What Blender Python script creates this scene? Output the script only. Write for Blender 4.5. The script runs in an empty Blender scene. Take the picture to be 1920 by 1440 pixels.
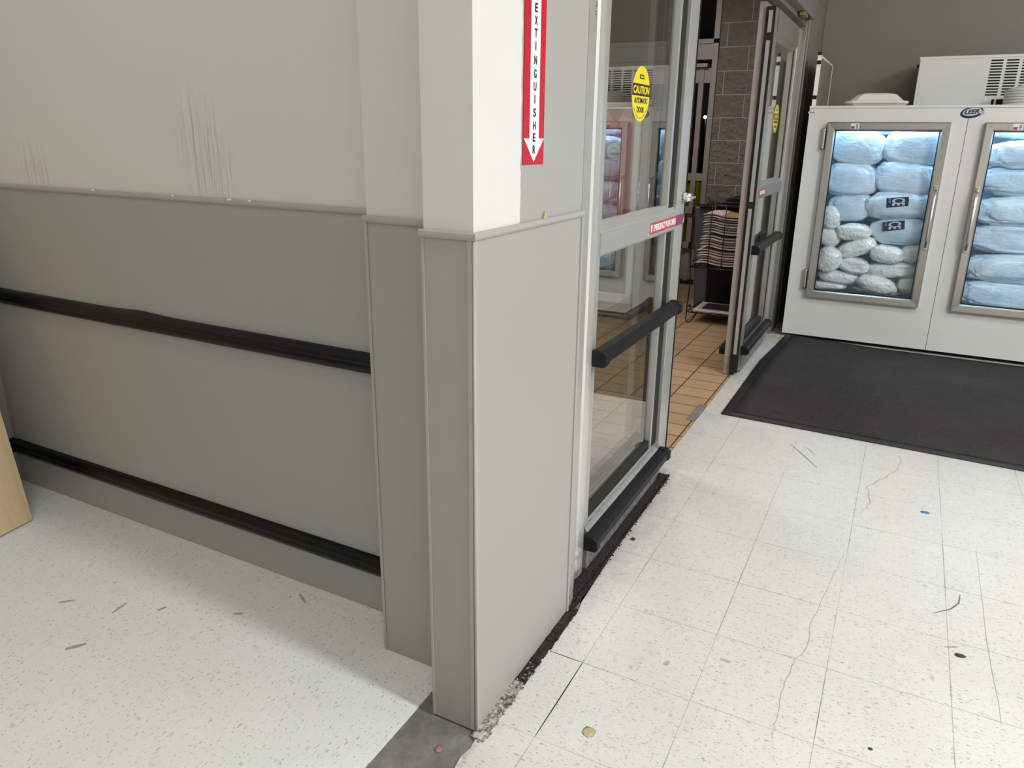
import bpy, bmesh, math, random
from mathutils import Vector, Matrix, noise
random.seed(7)
C = bpy.context.scene.collection
sc = bpy.context.scene

# ------------------------------------------------------------------ camera, world, lights
cam_d = bpy.data.cameras.new('camera'); cam_o = bpy.data.objects.new('camera', cam_d); C.objects.link(cam_o)
_r = Vector((0.8848902, 0.46565129, 0.01175598)); _u = Vector((-0.15028949, 0.26152891, 0.95342315)); _f = Vector((-0.44088819, 0.84544161, -0.30140686))
M = Matrix((( _r.x, _u.x, -_f.x, 0.7524), (_r.y, _u.y, -_f.y, -1.2642), (_r.z, _u.z, -_f.z, 1.4109), (0, 0, 0, 1)))
cam_o.matrix_world = M
cam_d.sensor_width = 36.0; cam_d.lens = 36.0 * 1381.23 / 1920.0; cam_d.shift_x = -0.0021; cam_d.shift_y = -0.01536
cam_d.clip_start = 0.02; cam_d.clip_end = 200
sc.camera = cam_o
w = bpy.data.worlds.new('night'); sc.world = w; w.use_nodes = True
w.node_tree.nodes['Background'].inputs[0].default_value = (0.012, 0.013, 0.016, 1)
w.node_tree.nodes['Background'].inputs[1].default_value = 0.12
sc.view_settings.view_transform = 'Standard'; sc.view_settings.look = 'None'
sc.view_settings.gamma = 1.0; sc.view_settings.use_curve_mapping = False
sc.view_settings.exposure = 0.0
CEIL = 3.6
def area(name, loc, sx, sy, power, col, target=None):
    l = bpy.data.lights.new(name, 'AREA'); l.shape = 'RECTANGLE'; l.size = sx; l.size_y = sy; l.energy = power; l.color = col
    o = bpy.data.objects.new(name, l); C.objects.link(o); o.location = loc
    if target is not None:
        o.rotation_euler = (Vector(target) - Vector(loc)).to_track_quat('-Z', 'Y').to_euler()
    return o
WARM = (1.0, 0.975, 0.93); NEU = (0.975, 1.0, 1.01)
area('store_light_main', (4.3, -0.27, CEIL - .06), 1.6, 0.5, 270, NEU)
area('store_light_far', (5.4, 1.9, CEIL - .06), 1.2, 1.2, 60, NEU)
area('fill_light_back', (1.7, -2.7, CEIL - .06), 1.2, 1.2, 34, WARM)  # unseen lamp added to brighten the faces turned toward the camera
area('fill_light_left', (-1.15, -.85, CEIL - .06), 1.2, .5, 12, NEU)  # soft overhead fill, added to lift the left floor and its shadow
area('store_light_entry', (2.2, 1.9, CEIL - .06), 1.2, 0.6, 36, NEU)
area('vestibule_lamp_and_fill', (-1.06, 4.1, 2.90), 0.5, 0.4, 24, (1.0, 0.92, 0.84))
area('vestibule_lamp_and_fill', (-1.7, 2.3, 2.90), 0.5, 0.4, 22, (1.0, 0.93, 0.86))  # second lamp added to light the poster front and block wall

# ------------------------------------------------------------------ materials
class NT:
    def __init__(s, m):
        s.m = m; s.t = m.node_tree; s.t.nodes.clear()
    def n(s, typ, ins=None, **props):
        nd = s.t.nodes.new(typ)
        for k, v in props.items(): setattr(nd, k, v)
        for k, v in (ins or {}).items():
            sock = nd.inputs[k]
            if isinstance(v, bpy.types.NodeSocket): s.t.links.new(v, sock)
            else: sock.default_value = v
        return nd
    def math(s, op, a, b=0.0, c=0.0, clamp=False):
        nd = s.n('ShaderNodeMath', {0: a, 1: b, 2: c}, operation=op, use_clamp=clamp); return nd.outputs[0]
    def mix(s, fac, a, b, blend='MIX'):
        nd = s.n('ShaderNodeMix', data_type='RGBA', blend_type=blend)
        for idx, v in ((0, fac), (6, a), (7, b)):
            if isinstance(v, bpy.types.NodeSocket): s.t.links.new(v, nd.inputs[idx])
            else: nd.inputs[idx].default_value = v if idx == 0 else (tuple(v) + (1,))[:4]
        return nd.outputs[2]
    def ramp(s, fac, lo, hi):
        return s.n('ShaderNodeMapRange', {'Value': fac, 'From Min': lo, 'From Max': hi}).outputs[0]
    def pos(s): return s.n('ShaderNodeNewGeometry').outputs['Position']
    def obj(s): return s.n('ShaderNodeTexCoord').outputs['Object']
    def noise(s, vec, scale, detail=3, rough=.5):
        return s.n('ShaderNodeTexNoise', {'Vector': vec, 'Scale': scale, 'Detail': detail, 'Roughness': rough}).outputs[0]
    def mapv(s, vec, scale=(1, 1, 1), loc=(0, 0, 0), rot=(0, 0, 0)):
        return s.n('ShaderNodeMapping', {'Vector': vec, 'Scale': scale, 'Location': loc, 'Rotation': rot}).outputs[0]
    def out(s, col, rough=.5, metal=0.0, bump=None, bstr=.2, bdist=.002, spec=.5, **kw):
        b = s.n('ShaderNodeBsdfPrincipled')
        def setv(k, v):
            if isinstance(v, bpy.types.NodeSocket): s.t.links.new(v, b.inputs[k])
            else: b.inputs[k].default_value = v
        setv('Base Color', col if isinstance(col, bpy.types.NodeSocket) else (tuple(col) + (1,))[:4])
        setv('Roughness', rough); setv('Metallic', metal); setv('Specular IOR Level', spec)
        for k, v in kw.items(): setv(k.replace('_', ' '), v)
        if bump is not None:
            bn = s.n('ShaderNodeBump', {'Height': bump, 'Strength': bstr, 'Distance': bdist})
            s.t.links.new(bn.outputs[0], b.inputs['Normal'])
        o = s.n('ShaderNodeOutputMaterial'); s.t.links.new(b.outputs[0], o.inputs[0])
        return b
def newmat(name):
    m = bpy.data.materials.new(name); m.use_nodes = True; return m, NT(m)
def simple(name, col, rough=.5, metal=0.0, var=.06, vscale=9, bump=0.0, bscale=120, spec=.5, **kw):
    m, t = newmat(name); p = t.obj()
    nz = t.noise(p, vscale, 4, .6)
    c = t.mix(nz, [x * (1 - var) for x in col], [min(1, x * (1 + var)) for x in col])
    bp = t.noise(p, bscale, 2) if bump else None
    t.out(c, rough, metal, bp, bump, .001, spec, **kw); return m

# painted drywall (white) with faint roller orange peel and dents
def m_drywall():
    m, t = newmat('painted_drywall'); p = t.pos()
    nz = t.noise(p, 2.2, 5, .6)
    c = t.mix(nz, (.66, .635, .595), (.69, .668, .63))
    st = t.noise(t.mapv(p, (46, 46, 3.2)), 1.0, 2, .5); X = t.n('ShaderNodeSeparateXYZ', {0: p})
    def spot(cx, cz, rx, rz):
        a = t.math('POWER', t.math('DIVIDE', t.math('ADD', t.math('ADD', X.outputs[0], -cx), t.math('MULTIPLY', t.math('ADD', X.outputs[2], -cz), .22)), rx), 2.0); b_ = t.math('POWER', t.math('DIVIDE', t.math('ADD', X.outputs[2], -cz), rz), 2.0)
        return t.math('SUBTRACT', 1.0, t.math('ADD', a, b_), clamp=True)
    pat = t.math('ADD', t.math('MULTIPLY', spot(-1.06, 1.36, .13, .21), 1.6), t.math('MULTIPLY', spot(-1.90, 1.30, .12, .10), .9))
    pat = t.math('ADD', pat, t.math('MULTIPLY', t.ramp(t.noise(p, 1.7, 2), .60, .70), .15))
    b = t.math('ADD', t.math('MULTIPLY', t.noise(p, 170, 3), .05), t.math('MULTIPLY', t.math('MULTIPLY', t.ramp(st, .40, .68), pat), 1.6))
    t.out(c, .5, 0, b, .55, .006, .35); return m
def m_pillar():
    # white skim coat near the corner, old grey paint beyond an irregular edge
    m, t = newmat('pillar_paint'); p = t.pos()
    x = t.n('ShaderNodeSeparateXYZ', {0: p})
    wob = t.math('MULTIPLY', t.math('SUBTRACT', t.noise(t.mapv(p, (1, 1, 1)), 28, 5, .7), .5), .018)
    e = t.math('ADD', x.outputs[1], wob)
    fac = t.ramp(e, .2035, .2065)
    side = t.math('GREATER_THAN', x.outputs[0], -.012)
    fac = t.math('MULTIPLY', fac, side)
    white = t.mix(t.noise(p, 5, 4), (.66, .65, .62), (.71, .70, .675))
    col = t.mix(fac, white, (.37, .368, .352))
    ridge = t.math('MULTIPLY', t.math('SUBTRACT', 1.0, fac), 1.0)
    b = t.math('ADD', t.math('MULTIPLY', t.noise(p, 160, 3), .2), ridge)
    b = t.math('ADD', b, t.math('MULTIPLY', t.noise(p, 14, 3), .5))
    t.out(col, .5, 0, b, .35, .0018, .3); return m
def m_panel():
    m, t = newmat('wall_panel_gray'); p = t.pos()
    nz = t.noise(p, 1.6, 4, .55)
    c = t.mix(nz, (.355, .345, .318), (.385, .376, .348))
    fine = t.noise(p, 420, 2)
    dr = t.ramp(t.noise(t.mapv(p, (40, 40, 6)), 1.0, 5, .7), .72, .80)
    c = t.mix(t.math('MULTIPLY', dr, .10), c, (.60, .58, .53))
    t.out(c, .48, 0, fine, .12, .0006, .35); return m
def m_vct(name, along_y, base, base2, tint):
    m, t = newmat(name); p = t.pos()
    s = .3048
    x = t.n('ShaderNodeSeparateXYZ', {0: p})
    def seam(comp, off):
        d = t.math('ADD', comp, -off)
        f = t.math('FRACT', t.math('DIVIDE', t.math('ADD', d, 30.48), s))
        f = t.math('ABSOLUTE', t.math('SUBTRACT', f, .5))
        return t.math('MULTIPLY', t.math('SUBTRACT', .5, f), s)
    wv = t.math('MULTIPLY', t.math('SUBTRACT', t.noise(p, 22, 3), .5), .0016)
    xs = t.math('ADD', x.outputs[0], wv); ys = t.math('ADD', x.outputs[1], wv)
    dx = seam(xs, .1342); dy = seam(ys, .055)
    width = t.ramp(t.noise(p, 3.1, 3, .7), .30, .78)
    wd = t.math('ADD', t.math('MULTIPLY', width, .0011), .0004)
    sm = t.math('LESS_THAN', t.math('MINIMUM', dx, dy), wd)
    smask = t.math('MULTIPLY', sm, t.math('ADD', t.math('MULTIPLY', width, .55), .36)) if not along_y else t.math('MULTIPLY', sm, t.math('MULTIPLY', width, .12))
    def flecks(sx, sy, thr, seed, keep):
        rot = math.radians(90 if along_y else -4)
        v = t.mapv(p, (1, 1, 0), (seed, seed * .7, 0), (0, 0, rot))
        # slight wander so flecks are not all parallel
        warp = t.n('ShaderNodeTexNoise', {'Vector': p, 'Scale': 16.0, 'Detail': 2.0}).outputs[1]
        v2 = t.n('ShaderNodeVectorMath', {0: v, 1: t.n('ShaderNodeVectorMath', {0: warp, 'Scale': .020}, operation='SCALE').outputs[0]}, operation='ADD').outputs[0]
        v3 = t.mapv(v2, (sx, sy, 1))
        vo = t.n('ShaderNodeTexVoronoi', {'Vector': v3, 'Scale': 1.0}, voronoi_dimensions='2D')
        cs = t.n('ShaderNodeSeparateColor', {0: vo.outputs[1]})
        r = t.math('MULTIPLY', cs.outputs[0], thr)
        a = t.math('LESS_THAN', vo.outputs[0], r)
        k = t.math('LESS_THAN', cs.outputs[1], keep)
        return t.math('MULTIPLY', a, k), cs.outputs[2]
    base_n = t.noise(p, 1.3, 5, .65)
    col = t.mix(t.ramp(base_n, .35, .68), base, base2)
    mott = t.noise(t.mapv(p, (60, 160, 1) if not along_y else (160, 60, 1)), 1.0, 4, .7)
    col = t.mix(t.math('MULTIPLY', t.ramp(mott, .48, .75), .22), col, [c * .84 for c in base])
    dirt = t.ramp(t.noise(p, .9, 5, .6), .52, .74)
    col = t.mix(t.math('MULTIPLY', dirt, tint[3]), col, tint[:3])
    kk = .6 if along_y else 1.0
    f1, r1 = flecks(48, 170, .34, 3.1, .50 * kk)
    f2, r2 = flecks(95, 300, .36, 9.7, .45 * kk)
    f3, r3 = flecks(70, 80, .16, 5.3, .30)
    col = t.mix(t.math('MULTIPLY', f1, t.math('MULTIPLY', r1, .62)), col, (.20, .19, .17))
    col = t.mix(t.math('MULTIPLY', f2, t.math('MULTIPLY', r2, .55)), col, (.24, .22, .19))
    col = t.mix(t.math('MULTIPLY', f3, .55), col, (.13, .12, .11))
    col = t.mix(smask, col, (.10, .09, .08))
    if not along_y:
        # grime band that hugs the door track
        g = t.math('MULTIPLY', t.ramp(x.outputs[0], .19, -.02), t.ramp(t.noise(p, 7, 4, .7), .40, .66))
        g = t.math('MULTIPLY', t.math('MULTIPLY', g, t.ramp(x.outputs[1], .45, .75)), t.math('ADD', .35, t.math('MULTIPLY', .65, t.ramp(x.outputs[1], 1.85, 1.6))))
        col = t.mix(t.math('MULTIPLY', g, .42), col, (.33, .30, .25))
        g2 = t.math('MULTIPLY', t.ramp(x.outputs[0], .03, -.01), t.ramp(t.noise(p, 55, 4, .8), .38, .60)); g2 = t.math('MULTIPLY', g2, t.math('ADD', .12, t.math('MULTIPLY', .88, t.ramp(x.outputs[1], 1.75, 1.62))))
        col = t.mix(t.math('MULTIPLY', g2, .75), col, (.08, .07, .06))
        ma = t.math('MULTIPLY', t.ramp(x.outputs[1], 2.15, 2.5), t.ramp(t.noise(p, 5, 4, .7), .40, .66))
        col = t.mix(t.math('MULTIPLY', ma, .28), col, (.42, .36, .28))
    rg = t.math('ADD', t.math('MULTIPLY', t.noise(p, 6, 4, .6), .30), .12 if not along_y else .30)
    bmp = t.math('SUBTRACT', t.math('MULTIPLY', t.noise(p, 5, 3), 1.2), t.math('MULTIPLY', sm, .25))
    t.out(col, rg, 0, bmp, .25, .0018, .42); return m
def m_quarry():
    m, t = newmat('quarry_tile'); p = t.pos()
    x = t.n('ShaderNodeSeparateXYZ', {0: p})
    br = t.n('ShaderNodeTexBrick', {'Vector': t.mapv(p, (1, 1, 1), (.085, .05, 0)), 'Color1': (.40, .265, .145, 1), 'Color2': (.47, .31, .175, 1), 'Mortar': (.055, .042, .032, 1),
        'Scale': 1.0, 'Mortar Size': .0038, 'Mortar Smooth': .1, 'Bias': 0.0, 'Brick Width': .205, 'Row Height': .155})
    br.offset = 0.0; br.squash = 1.0
    nz = t.noise(p, 6, 5, .7)
    c = t.mix(t.ramp(nz, .3, .75), br.outputs[0], (.34, .23, .135), 'MIX')
    c = t.mix(.72, c, br.outputs[0])
    gr = t.math('MULTIPLY', br.outputs[1], .9)
    c = t.mix(gr, c, (.05, .04, .032))
    sp = t.ramp(t.noise(p, 60, 3, .7), .66, .70)
    c = t.mix(t.math('MULTIPLY', sp, .25), c, (.16, .11, .07))
    t.out(c, t.math('ADD', t.math('MULTIPLY', nz, .2), .34), 0, t.math('SUBTRACT', t.noise(p, 90, 3), t.math('MULTIPLY', br.outputs[1], 1.5)), .3, .002, .45); return m
def m_cmu():
    m, t = newmat('split_face_block'); p = t.pos()
    v = t.n('ShaderNodeCombineXYZ', {0: t.n('ShaderNodeSeparateXYZ', {0: p}).outputs[0], 1: t.n('ShaderNodeSeparateXYZ', {0: p}).outputs[2]}).outputs[0]
    br = t.n('ShaderNodeTexBrick', {'Vector': t.mapv(v, (1, 1, 1), (.12, .034, 0)), 'Color1': (.52, .475, .43, 1), 'Color2': (.46, .42, .375, 1), 'Mortar': (.30, .27, .235, 1),
        'Scale': 1.0, 'Mortar Size': .0045, 'Mortar Smooth': .3, 'Brick Width': .4064, 'Row Height': .2032})
    ro = t.noise(p, 17, 6, .66)
    c = t.mix(t.ramp(ro, .32, .7), (.38, .345, .305), br.outputs[0])
    c = t.mix(br.outputs[1], c, (.74, .69, .63))
    h = t.math('MULTIPLY', ro, t.math('SUBTRACT', 1.0, br.outputs[1]))
    t.out(c, .85, 0, h, 1.0, .07, .15); return m
def m_mat():
    m, t = newmat('mat_carpet'); p = t.pos()
    n1 = t.noise(t.mapv(p, (110, 260, 150)), 1.0, 3, .7); n2 = t.noise(p, 2.4, 5, .65)
    c = t.mix(t.ramp(n1, .3, .72), (.014, .0135, .0125), (.070, .066, .061))
    c = t.mix(t.ramp(n2, .42, .70), c, (.052, .047, .043))
    fl = t.ramp(t.noise(p, 130, 2, .8), .80, .82)
    c = t.mix(t.math('MULTIPLY', fl, .8), c, (.5, .48, .45))
    t.out(c, .95, 0, t.noise(p, 260, 2), .8, .004, .1); return m
def m_ply():
    m, t = newmat('plywood'); p = t.obj()
    g = t.noise(t.mapv(p, (3, 22, 1.6)), 2.0, 6, .6)
    c = t.mix(g, (.50, .37, .20), (.66, .52, .32))
    k = t.ramp(t.noise(t.mapv(p, (30, 30, 8)), 1.0, 4, .7), .66, .74)
    c = t.mix(t.math('MULTIPLY', k, .5), c, (.26, .16, .07))
    t.out(c, .6, 0, g, .3, .001, .3); return m
def m_metal(name, col, rough, metal=.9, streak=(4, 4, 90), var=.12, dirty=0.0):
    m, t = newmat(name); p = t.pos()
    s = t.noise(t.mapv(p, streak), 1.0, 4, .6)
    c = t.mix(s, [x * (1 - var) for x in col], [min(1, x * (1 + var)) for x in col])
    if dirty:
        z = t.n('ShaderNodeSeparateXYZ', {0: p}).outputs[2]
        d = t.math('MULTIPLY', t.ramp(z, dirty, 0.0), t.ramp(t.noise(p, 38, 5, .75), .38, .62))
        c = t.mix(t.math('MULTIPLY', d, .85), c, (.10, .085, .07))
    t.out(c, t.math('ADD', t.math('MULTIPLY', s, .15), rough), metal, t.noise(t.mapv(p, streak), 1.0, 2), .08, .0005, .5); return m
def m_glass(name, tint=(1, 1, 1), fr=1.0):
    # thin architectural pane: clear transmission plus Fresnel reflection on each face
    m, t = newmat(name)
    tr = t.n('ShaderNodeBsdfTransparent', {0: tuple(tint) + (1,)}); gl = t.n('ShaderNodeBsdfGlossy', {0: (1, 1, 1, 1), 'Roughness': .0})
    fz = t.n('ShaderNodeFresnel', {'IOR': 1.5}); f = t.math('MULTIPLY', fz.outputs[0], fr)
    geo = t.n('ShaderNodeNewGeometry'); f = t.math('MULTIPLY', f, t.math('SUBTRACT', 1.0, geo.outputs['Backfacing']))
    mx = t.n('ShaderNodeMixShader', {0: f, 1: tr.outputs[0], 2: gl.outputs[0]})
    o = t.n('ShaderNodeOutputMaterial'); t.t.links.new(mx.outputs[0], o.inputs[0]); return m
def m_ice(name, c1, c2, scale=24, bstr=.9):
    m, t = newmat(name); p = t.pos()
    n1 = t.noise(p, scale, 6, .7); n0 = t.noise(p, 5, 3, .6)
    cube = t.n('ShaderNodeTexVoronoi', {'Vector': p, 'Scale': 55.0}, feature='SMOOTH_F1').outputs[0]
    film = t.n('ShaderNodeTexNoise', {'Vector': t.mapv(p, (14, 14, 30), rot=(0, .5, 0)), 'Scale': 1.0, 'Detail': 5.0, 'Roughness': .6, 'Distortion': 1.2}).outputs[0]
    c = t.mix(t.ramp(t.math('ADD', t.math('MULTIPLY', n1, .5), t.math('MULTIPLY', n0, .5)), .36, .64), c1, c2)
    h = t.math('ADD', t.math('ADD', t.math('MULTIPLY', n1, .8), t.math('MULTIPLY', cube, .9 if scale > 20 else .1)), t.math('MULTIPLY', film, .7))
    t.out(c, .24, 0, h, bstr, .012, .6, Subsurface_Weight=.15, Subsurface_Radius=(.02, .03, .04), Subsurface_Scale=.4, Coat_Weight=.7, Coat_Roughness=.12); return m
def m_rock(name, a, b, scale=90):
    m, t = newmat(name); p = t.pos(); n1 = t.noise(p, scale, 5, .8)
    t.out(t.mix(t.ramp(n1, .42, .62), a, b), .85, 0, n1, .8, .004, .2); return m
def m_emit(name, col, s):
    m, t = newmat(name); e = t.n('ShaderNodeEmission', {0: tuple(col) + (1,), 1: s}); o = t.n('ShaderNodeOutputMaterial'); t.t.links.new(e.outputs[0], o.inputs[0]); return m

MAT = dict(
 drywall=m_drywall(), pillar=m_pillar(), panel=m_panel(),
 trim=simple('trim_gray', (.39, .38, .35), .42, var=.04),
 vct=m_vct('vinyl_tile_cream', False, (.67, .662, .635), (.63, .617, .575), (.57, .50, .41, .50)),
 vct2=m_vct('vinyl_tile_white', True, (.82, .825, .81), (.77, .775, .755), (.66, .65, .60, .35)),
 patch=m_rock('bare_subfloor', (.16, .145, .14), (.235, .215, .205), 9),
 quarry=m_quarry(), cmu=m_cmu(), mat=m_mat(), matedge=simple('mat_rubber', (.018, .018, .020), .6, bump=.3, bscale=90),
 ply=m_ply(), plyedge=simple('plywood_edge', (.30, .19, .09), .7, var=.3, vscale=60),
 rail=simple('black_rubber_rail', (.003, .003, .003), .32, var=.3, vscale=5, bump=.1, bscale=30, spec=.22),
 black=simple('black_plastic', (.006, .006, .0065), .5, var=.3, vscale=30, bump=.2, bscale=80, spec=.3),
 gasket=simple('black_gasket', (.008, .008, .008), .7),
 alu=m_metal('brushed_aluminium', (.50, .495, .475), .34, .55, (3, 3, 40), .08, .22),
 alub=m_metal('bright_aluminium', (.66, .655, .63), .28, .6, (30, 30, 2), .08, .30),
 aluf=m_metal('worn_aluminium', (.36, .34, .31), .38, .6, (30, 30, 2), .15, .35),
 bronze=m_metal('mauve_aluminium', (.46, .41, .39), .42, .3, (20, 20, 2), .08, .2),
 steel=m_metal('stainless_steel', (.50, .475, .44), .26, .95, (60, 60, 3), .16),
 chrome=m_metal('chrome', (.80, .80, .80), .08, 1.0, (3, 3, 3), .03),
 glass=m_glass('door_glass', (.93, .945, .925), 1.45), fglass=m_glass('freezer_glass', (.97, .99, 1.0), .5),
 freezer=simple('freezer_white', (.72, .72, .70), .38, var=.05, vscale=3, bump=.03, bscale=60),
 inside=simple('freezer_liner', (.72, .78, .84), .5),
 dark=simple('dark_void', (.004, .004, .004), .9),
 foam=simple('white_foam', (.80, .80, .77), .7, var=.03, bump=.2, bscale=200),
 red=simple('sign_red', (.52, .008, .026), .35, var=.05), white=simple('sign_white', (.84, .84, .83), .4, var=.02),
 ink=simple('sign_ink', (.008, .008, .009), .45), yellow=simple('caution_yellow', (.82, .66, .004), .35, var=.03),
 stred=simple('sticker_red', (.50, .03, .06), .35), stdk=simple('sticker_magenta', (.20, .02, .06), .3),
 pred=simple('poster_red', (.42, .045, .045), .4), pblue=simple('poster_reflection_slate', (.075, .095, .115), .4), pfr=simple('poster_brown', (.12, .10, .08), .5),
 plite=simple('frame_white', (.62, .65, .63), .4), cab=simple('cabinet_gray', (.24, .23, .205), .5),
 navy=simple('label_navy', (.008, .012, .045), .4), pale=simple('label_pale', (.55, .57, .68), .4),
 wire=simple('black_wire', (.008, .008, .008), .4), paper=simple('newsprint', (.62, .52, .49), .8, var=.35, vscale=70),
 paperd=simple('newsprint_fold', (.17, .10, .09), .9, var=.4, vscale=40), tan=simple('newsprint_photo', (.42, .25, .08), .7, var=.5, vscale=50),
 photo=simple('newsprint_dark_photo', (.06, .055, .07), .6, var=.9, vscale=25),
 bin=simple('slate_plastic', (.075, .09, .105), .45, var=.15), ground=m_rock('asphalt', (.02, .02, .02), (.035, .033, .03)),
 wallb=simple('beige_wall', (.25, .228, .19), .6, var=.03, vscale=2), vwall=simple('vestibule_wall', (.22, .20, .175), .7),
 ceil=simple('ceiling_white', (.72, .71, .68), .8),
 track=m_rock('grimy_track', (.012, .011, .010), (.06, .055, .05), 120), crud=m_rock('crumbled_plaster', (.10, .09, .07), (.62, .60, .55), 70),
 glue=simple('old_glue', (.46, .39, .22), .6, var=.3, vscale=60), crumb=simple('dark_crumb', (.05, .04, .02), .8), scuff2=simple('scuff_light', (.40, .39, .37), .6, var=.35, vscale=90), scuff=simple('scuff', (.15, .14, .125), .6, var=.4, vscale=80),
 crack=simple('crack_dark', (.38, .35, .30), .8, var=.3, vscale=60), chip=simple('paint_chip', (.78, .77, .74), .6), bluescrap=simple('blue_scrap', (.08, .20, .42), .5, var=.5, vscale=200),
 ice=m_ice('ice_bag', (.66, .72, .72), (.84, .88, .87), 30, .55), iceb=m_ice('ice_bag_frosted', (.44, .62, .82), (.68, .83, .94), 11, .7),
 lamp=m_emit('lamp_glow', (.8, .9, 1), 12), redspot=simple('faint_red', (.30, .17, .17), .7), pink=simple('ice_pink_print', (.75, .35, .38), .4), brass=simple('sensor_tan', (.25, .19, .07), .4),
)

# ------------------------------------------------------------------ mesh helpers
def bx(bm, x0, x1, y0, y1, z0, z1, mi=0):
    vs = [bm.verts.new((x, y, z)) for x in (x0, x1) for y in (y0, y1) for z in (z0, z1)]
    for idx in ((0, 1, 3, 2), (4, 6, 7, 5), (0, 4, 5, 1), (2, 3, 7, 6), (0, 2, 6, 4), (1, 5, 7, 3)):
        f = bm.faces.new([vs[i] for i in idx]); f.material_index = mi
    return vs
def prism(bm, pts, axis, a, b, mi=0):
    # pts: 2D outline; axis 'x','y','z' is the extrusion direction
    def P(u, v, w):
        return {'x': (w, u, v), 'y': (u, w, v), 'z': (u, v, w)}[axis]
    A = [bm.verts.new(P(u, v, a)) for u, v in pts]; B = [bm.verts.new(P(u, v, b)) for u, v in pts]
    n = len(pts)
    f = bm.faces.new(A); f.material_index = mi; f = bm.faces.new(list(reversed(B))); f.material_index = mi
    for i in range(n):
        f = bm.faces.new((A[i], B[i], B[(i + 1) % n], A[(i + 1) % n])); f.material_index = mi
def tube(bm, path, r, seg=8, mi=0, closed=False):
    path = [Vector(p) for p in path]; rings = []; n = len(path)
    for i, p in enumerate(path):
        if closed: d = path[(i + 1) % n] - path[i - 1]
        else: d = path[min(i + 1, n - 1)] - path[max(i - 1, 0)]
        d.normalize(); up = Vector((0, 0, 1)) if abs(d.z) < .9 else Vector((0, 1, 0))
        a = d.cross(up).normalized(); b = a.cross(d)
        rings.append([bm.verts.new(p + (a * math.cos(2 * math.pi * k / seg) + b * math.sin(2 * math.pi * k / seg)) * r) for k in range(seg)])
    for i in range(n if closed else n - 1):
        q = rings[(i + 1) % n]
        for k in range(seg):
            f = bm.faces.new((rings[i][k], rings[i][(k + 1) % seg], q[(k + 1) % seg], q[k])); f.material_index = mi; f.smooth = True
    if not closed:
        bm.faces.new(list(reversed(rings[0]))).material_index = mi; bm.faces.new(rings[-1]).material_index = mi
def lathe(bm, prof, cx, cy, seg=32, mi=0):
    rings = [[bm.verts.new((cx + r * math.cos(2 * math.pi * k / seg), cy + r * math.sin(2 * math.pi * k / seg), z)) for k in range(seg)] for r, z in prof]
    for i in range(len(rings) - 1):
        for k in range(seg):
            f = bm.faces.new((rings[i][k], rings[i][(k + 1) % seg], rings[i + 1][(k + 1) % seg], rings[i + 1][k])); f.material_index = mi
    bm.faces.new(list(reversed(rings[0]))); bm.faces.new(rings[-1])
def mk(name, bm, mats, parent=None, bevel=0, label=None, smooth=False, loc=None):
    bmesh.ops.recalc_face_normals(bm, faces=bm.faces)
    me = bpy.data.meshes.new(name); bm.to_mesh(me); bm.free()
    if not isinstance(mats, (list, tuple)): mats = [mats]
    for m in mats: me.materials.append(MAT[m])
    if smooth:
        for p in me.polygons: p.use_smooth = True
    o = bpy.data.objects.new(name, me); C.objects.link(o)
    if bevel:
        b = o.modifiers.new('bevel', 'BEVEL'); b.width = bevel; b.segments = 2; b.limit_method = 'ANGLE'; b.angle_limit = math.radians(40)
    if parent: o.parent = parent; o.matrix_parent_inverse = Matrix.Translation(-Vector(parent.location)) if parent.location.length else Matrix()
    if label: o['label'] = label
    return o
def box(name, d, mats, parent=None, bevel=0, label=None):
    bm = bmesh.new(); bx(bm, *d); return mk(name, bm, mats, parent, bevel, label)
def boxes(name, ds, mats, parent=None, bevel=0, label=None):
    bm = bmesh.new()
    for d in ds: bx(bm, *d)
    return mk(name, bm, mats, parent, bevel, label)
def struct(o): o['kind'] = 'structure'; return o
def tag(o, label, cat, group=None):
    o['label'] = label; o['category'] = cat
    if group: o['group'] = group
    return o
def thing(name, loc, label, cat, group=None):
    o = bpy.data.objects.new(name, None); C.objects.link(o); o.location = loc; o.empty_display_size = .05
    return tag(o, label, cat, group)
FACE_X = Matrix(((0, 0, 1), (1, 0, 0), (0, 1, 0)))       # text right = +Y, up = +Z, normal +X
FACE_Y = Matrix(((1, 0, 0), (0, 0, -1), (0, 1, 0)))      # text right = +X, up = +Z, normal -Y
def text_verts(bm, s, centre, wdt, hgt, frame, bold=.0, thick=.0006, mi=0, rot=0.0, shear=0.0):
    cu = bpy.data.curves.new('glyphs', 'FONT'); cu.body = s; cu.extrude = .5; cu.offset = bold; cu.shear = shear; cu.resolution_u = 4
    o = bpy.data.objects.new('glyphs', cu); C.objects.link(o)
    dg = bpy.context.evaluated_depsgraph_get(); me = bpy.data.meshes.new_from_object(o.evaluated_get(dg))
    bpy.data.objects.remove(o); bpy.data.curves.remove(cu)
    xs = [v.co.x for v in me.vertices]; ys = [v.co.y for v in me.vertices]
    x0, x1, y0, y1 = min(xs), max(xs), min(ys), max(ys)
    if wdt is None: wdt = hgt * (x1 - x0) / (y1 - y0)
    R = frame.to_4x4(); rr = Matrix.Rotation(rot, 3, 'Z')
    vs = []
    for v in me.vertices:
        q = Vector(((v.co.x - (x0 + x1) / 2) / max(1e-6, x1 - x0) * wdt, (v.co.y - (y0 + y1) / 2) / (y1 - y0) * hgt, 0)); q = rr @ q; q.z = v.co.z * thick
        vs.append(bm.verts.new(Vector(centre) + (frame @ q)))
    for p in me.polygons:
        try: f = bm.faces.new([vs[i] for i in p.vertices]); f.material_index = mi
        except ValueError: pass
    bpy.data.meshes.remove(me)
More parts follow.
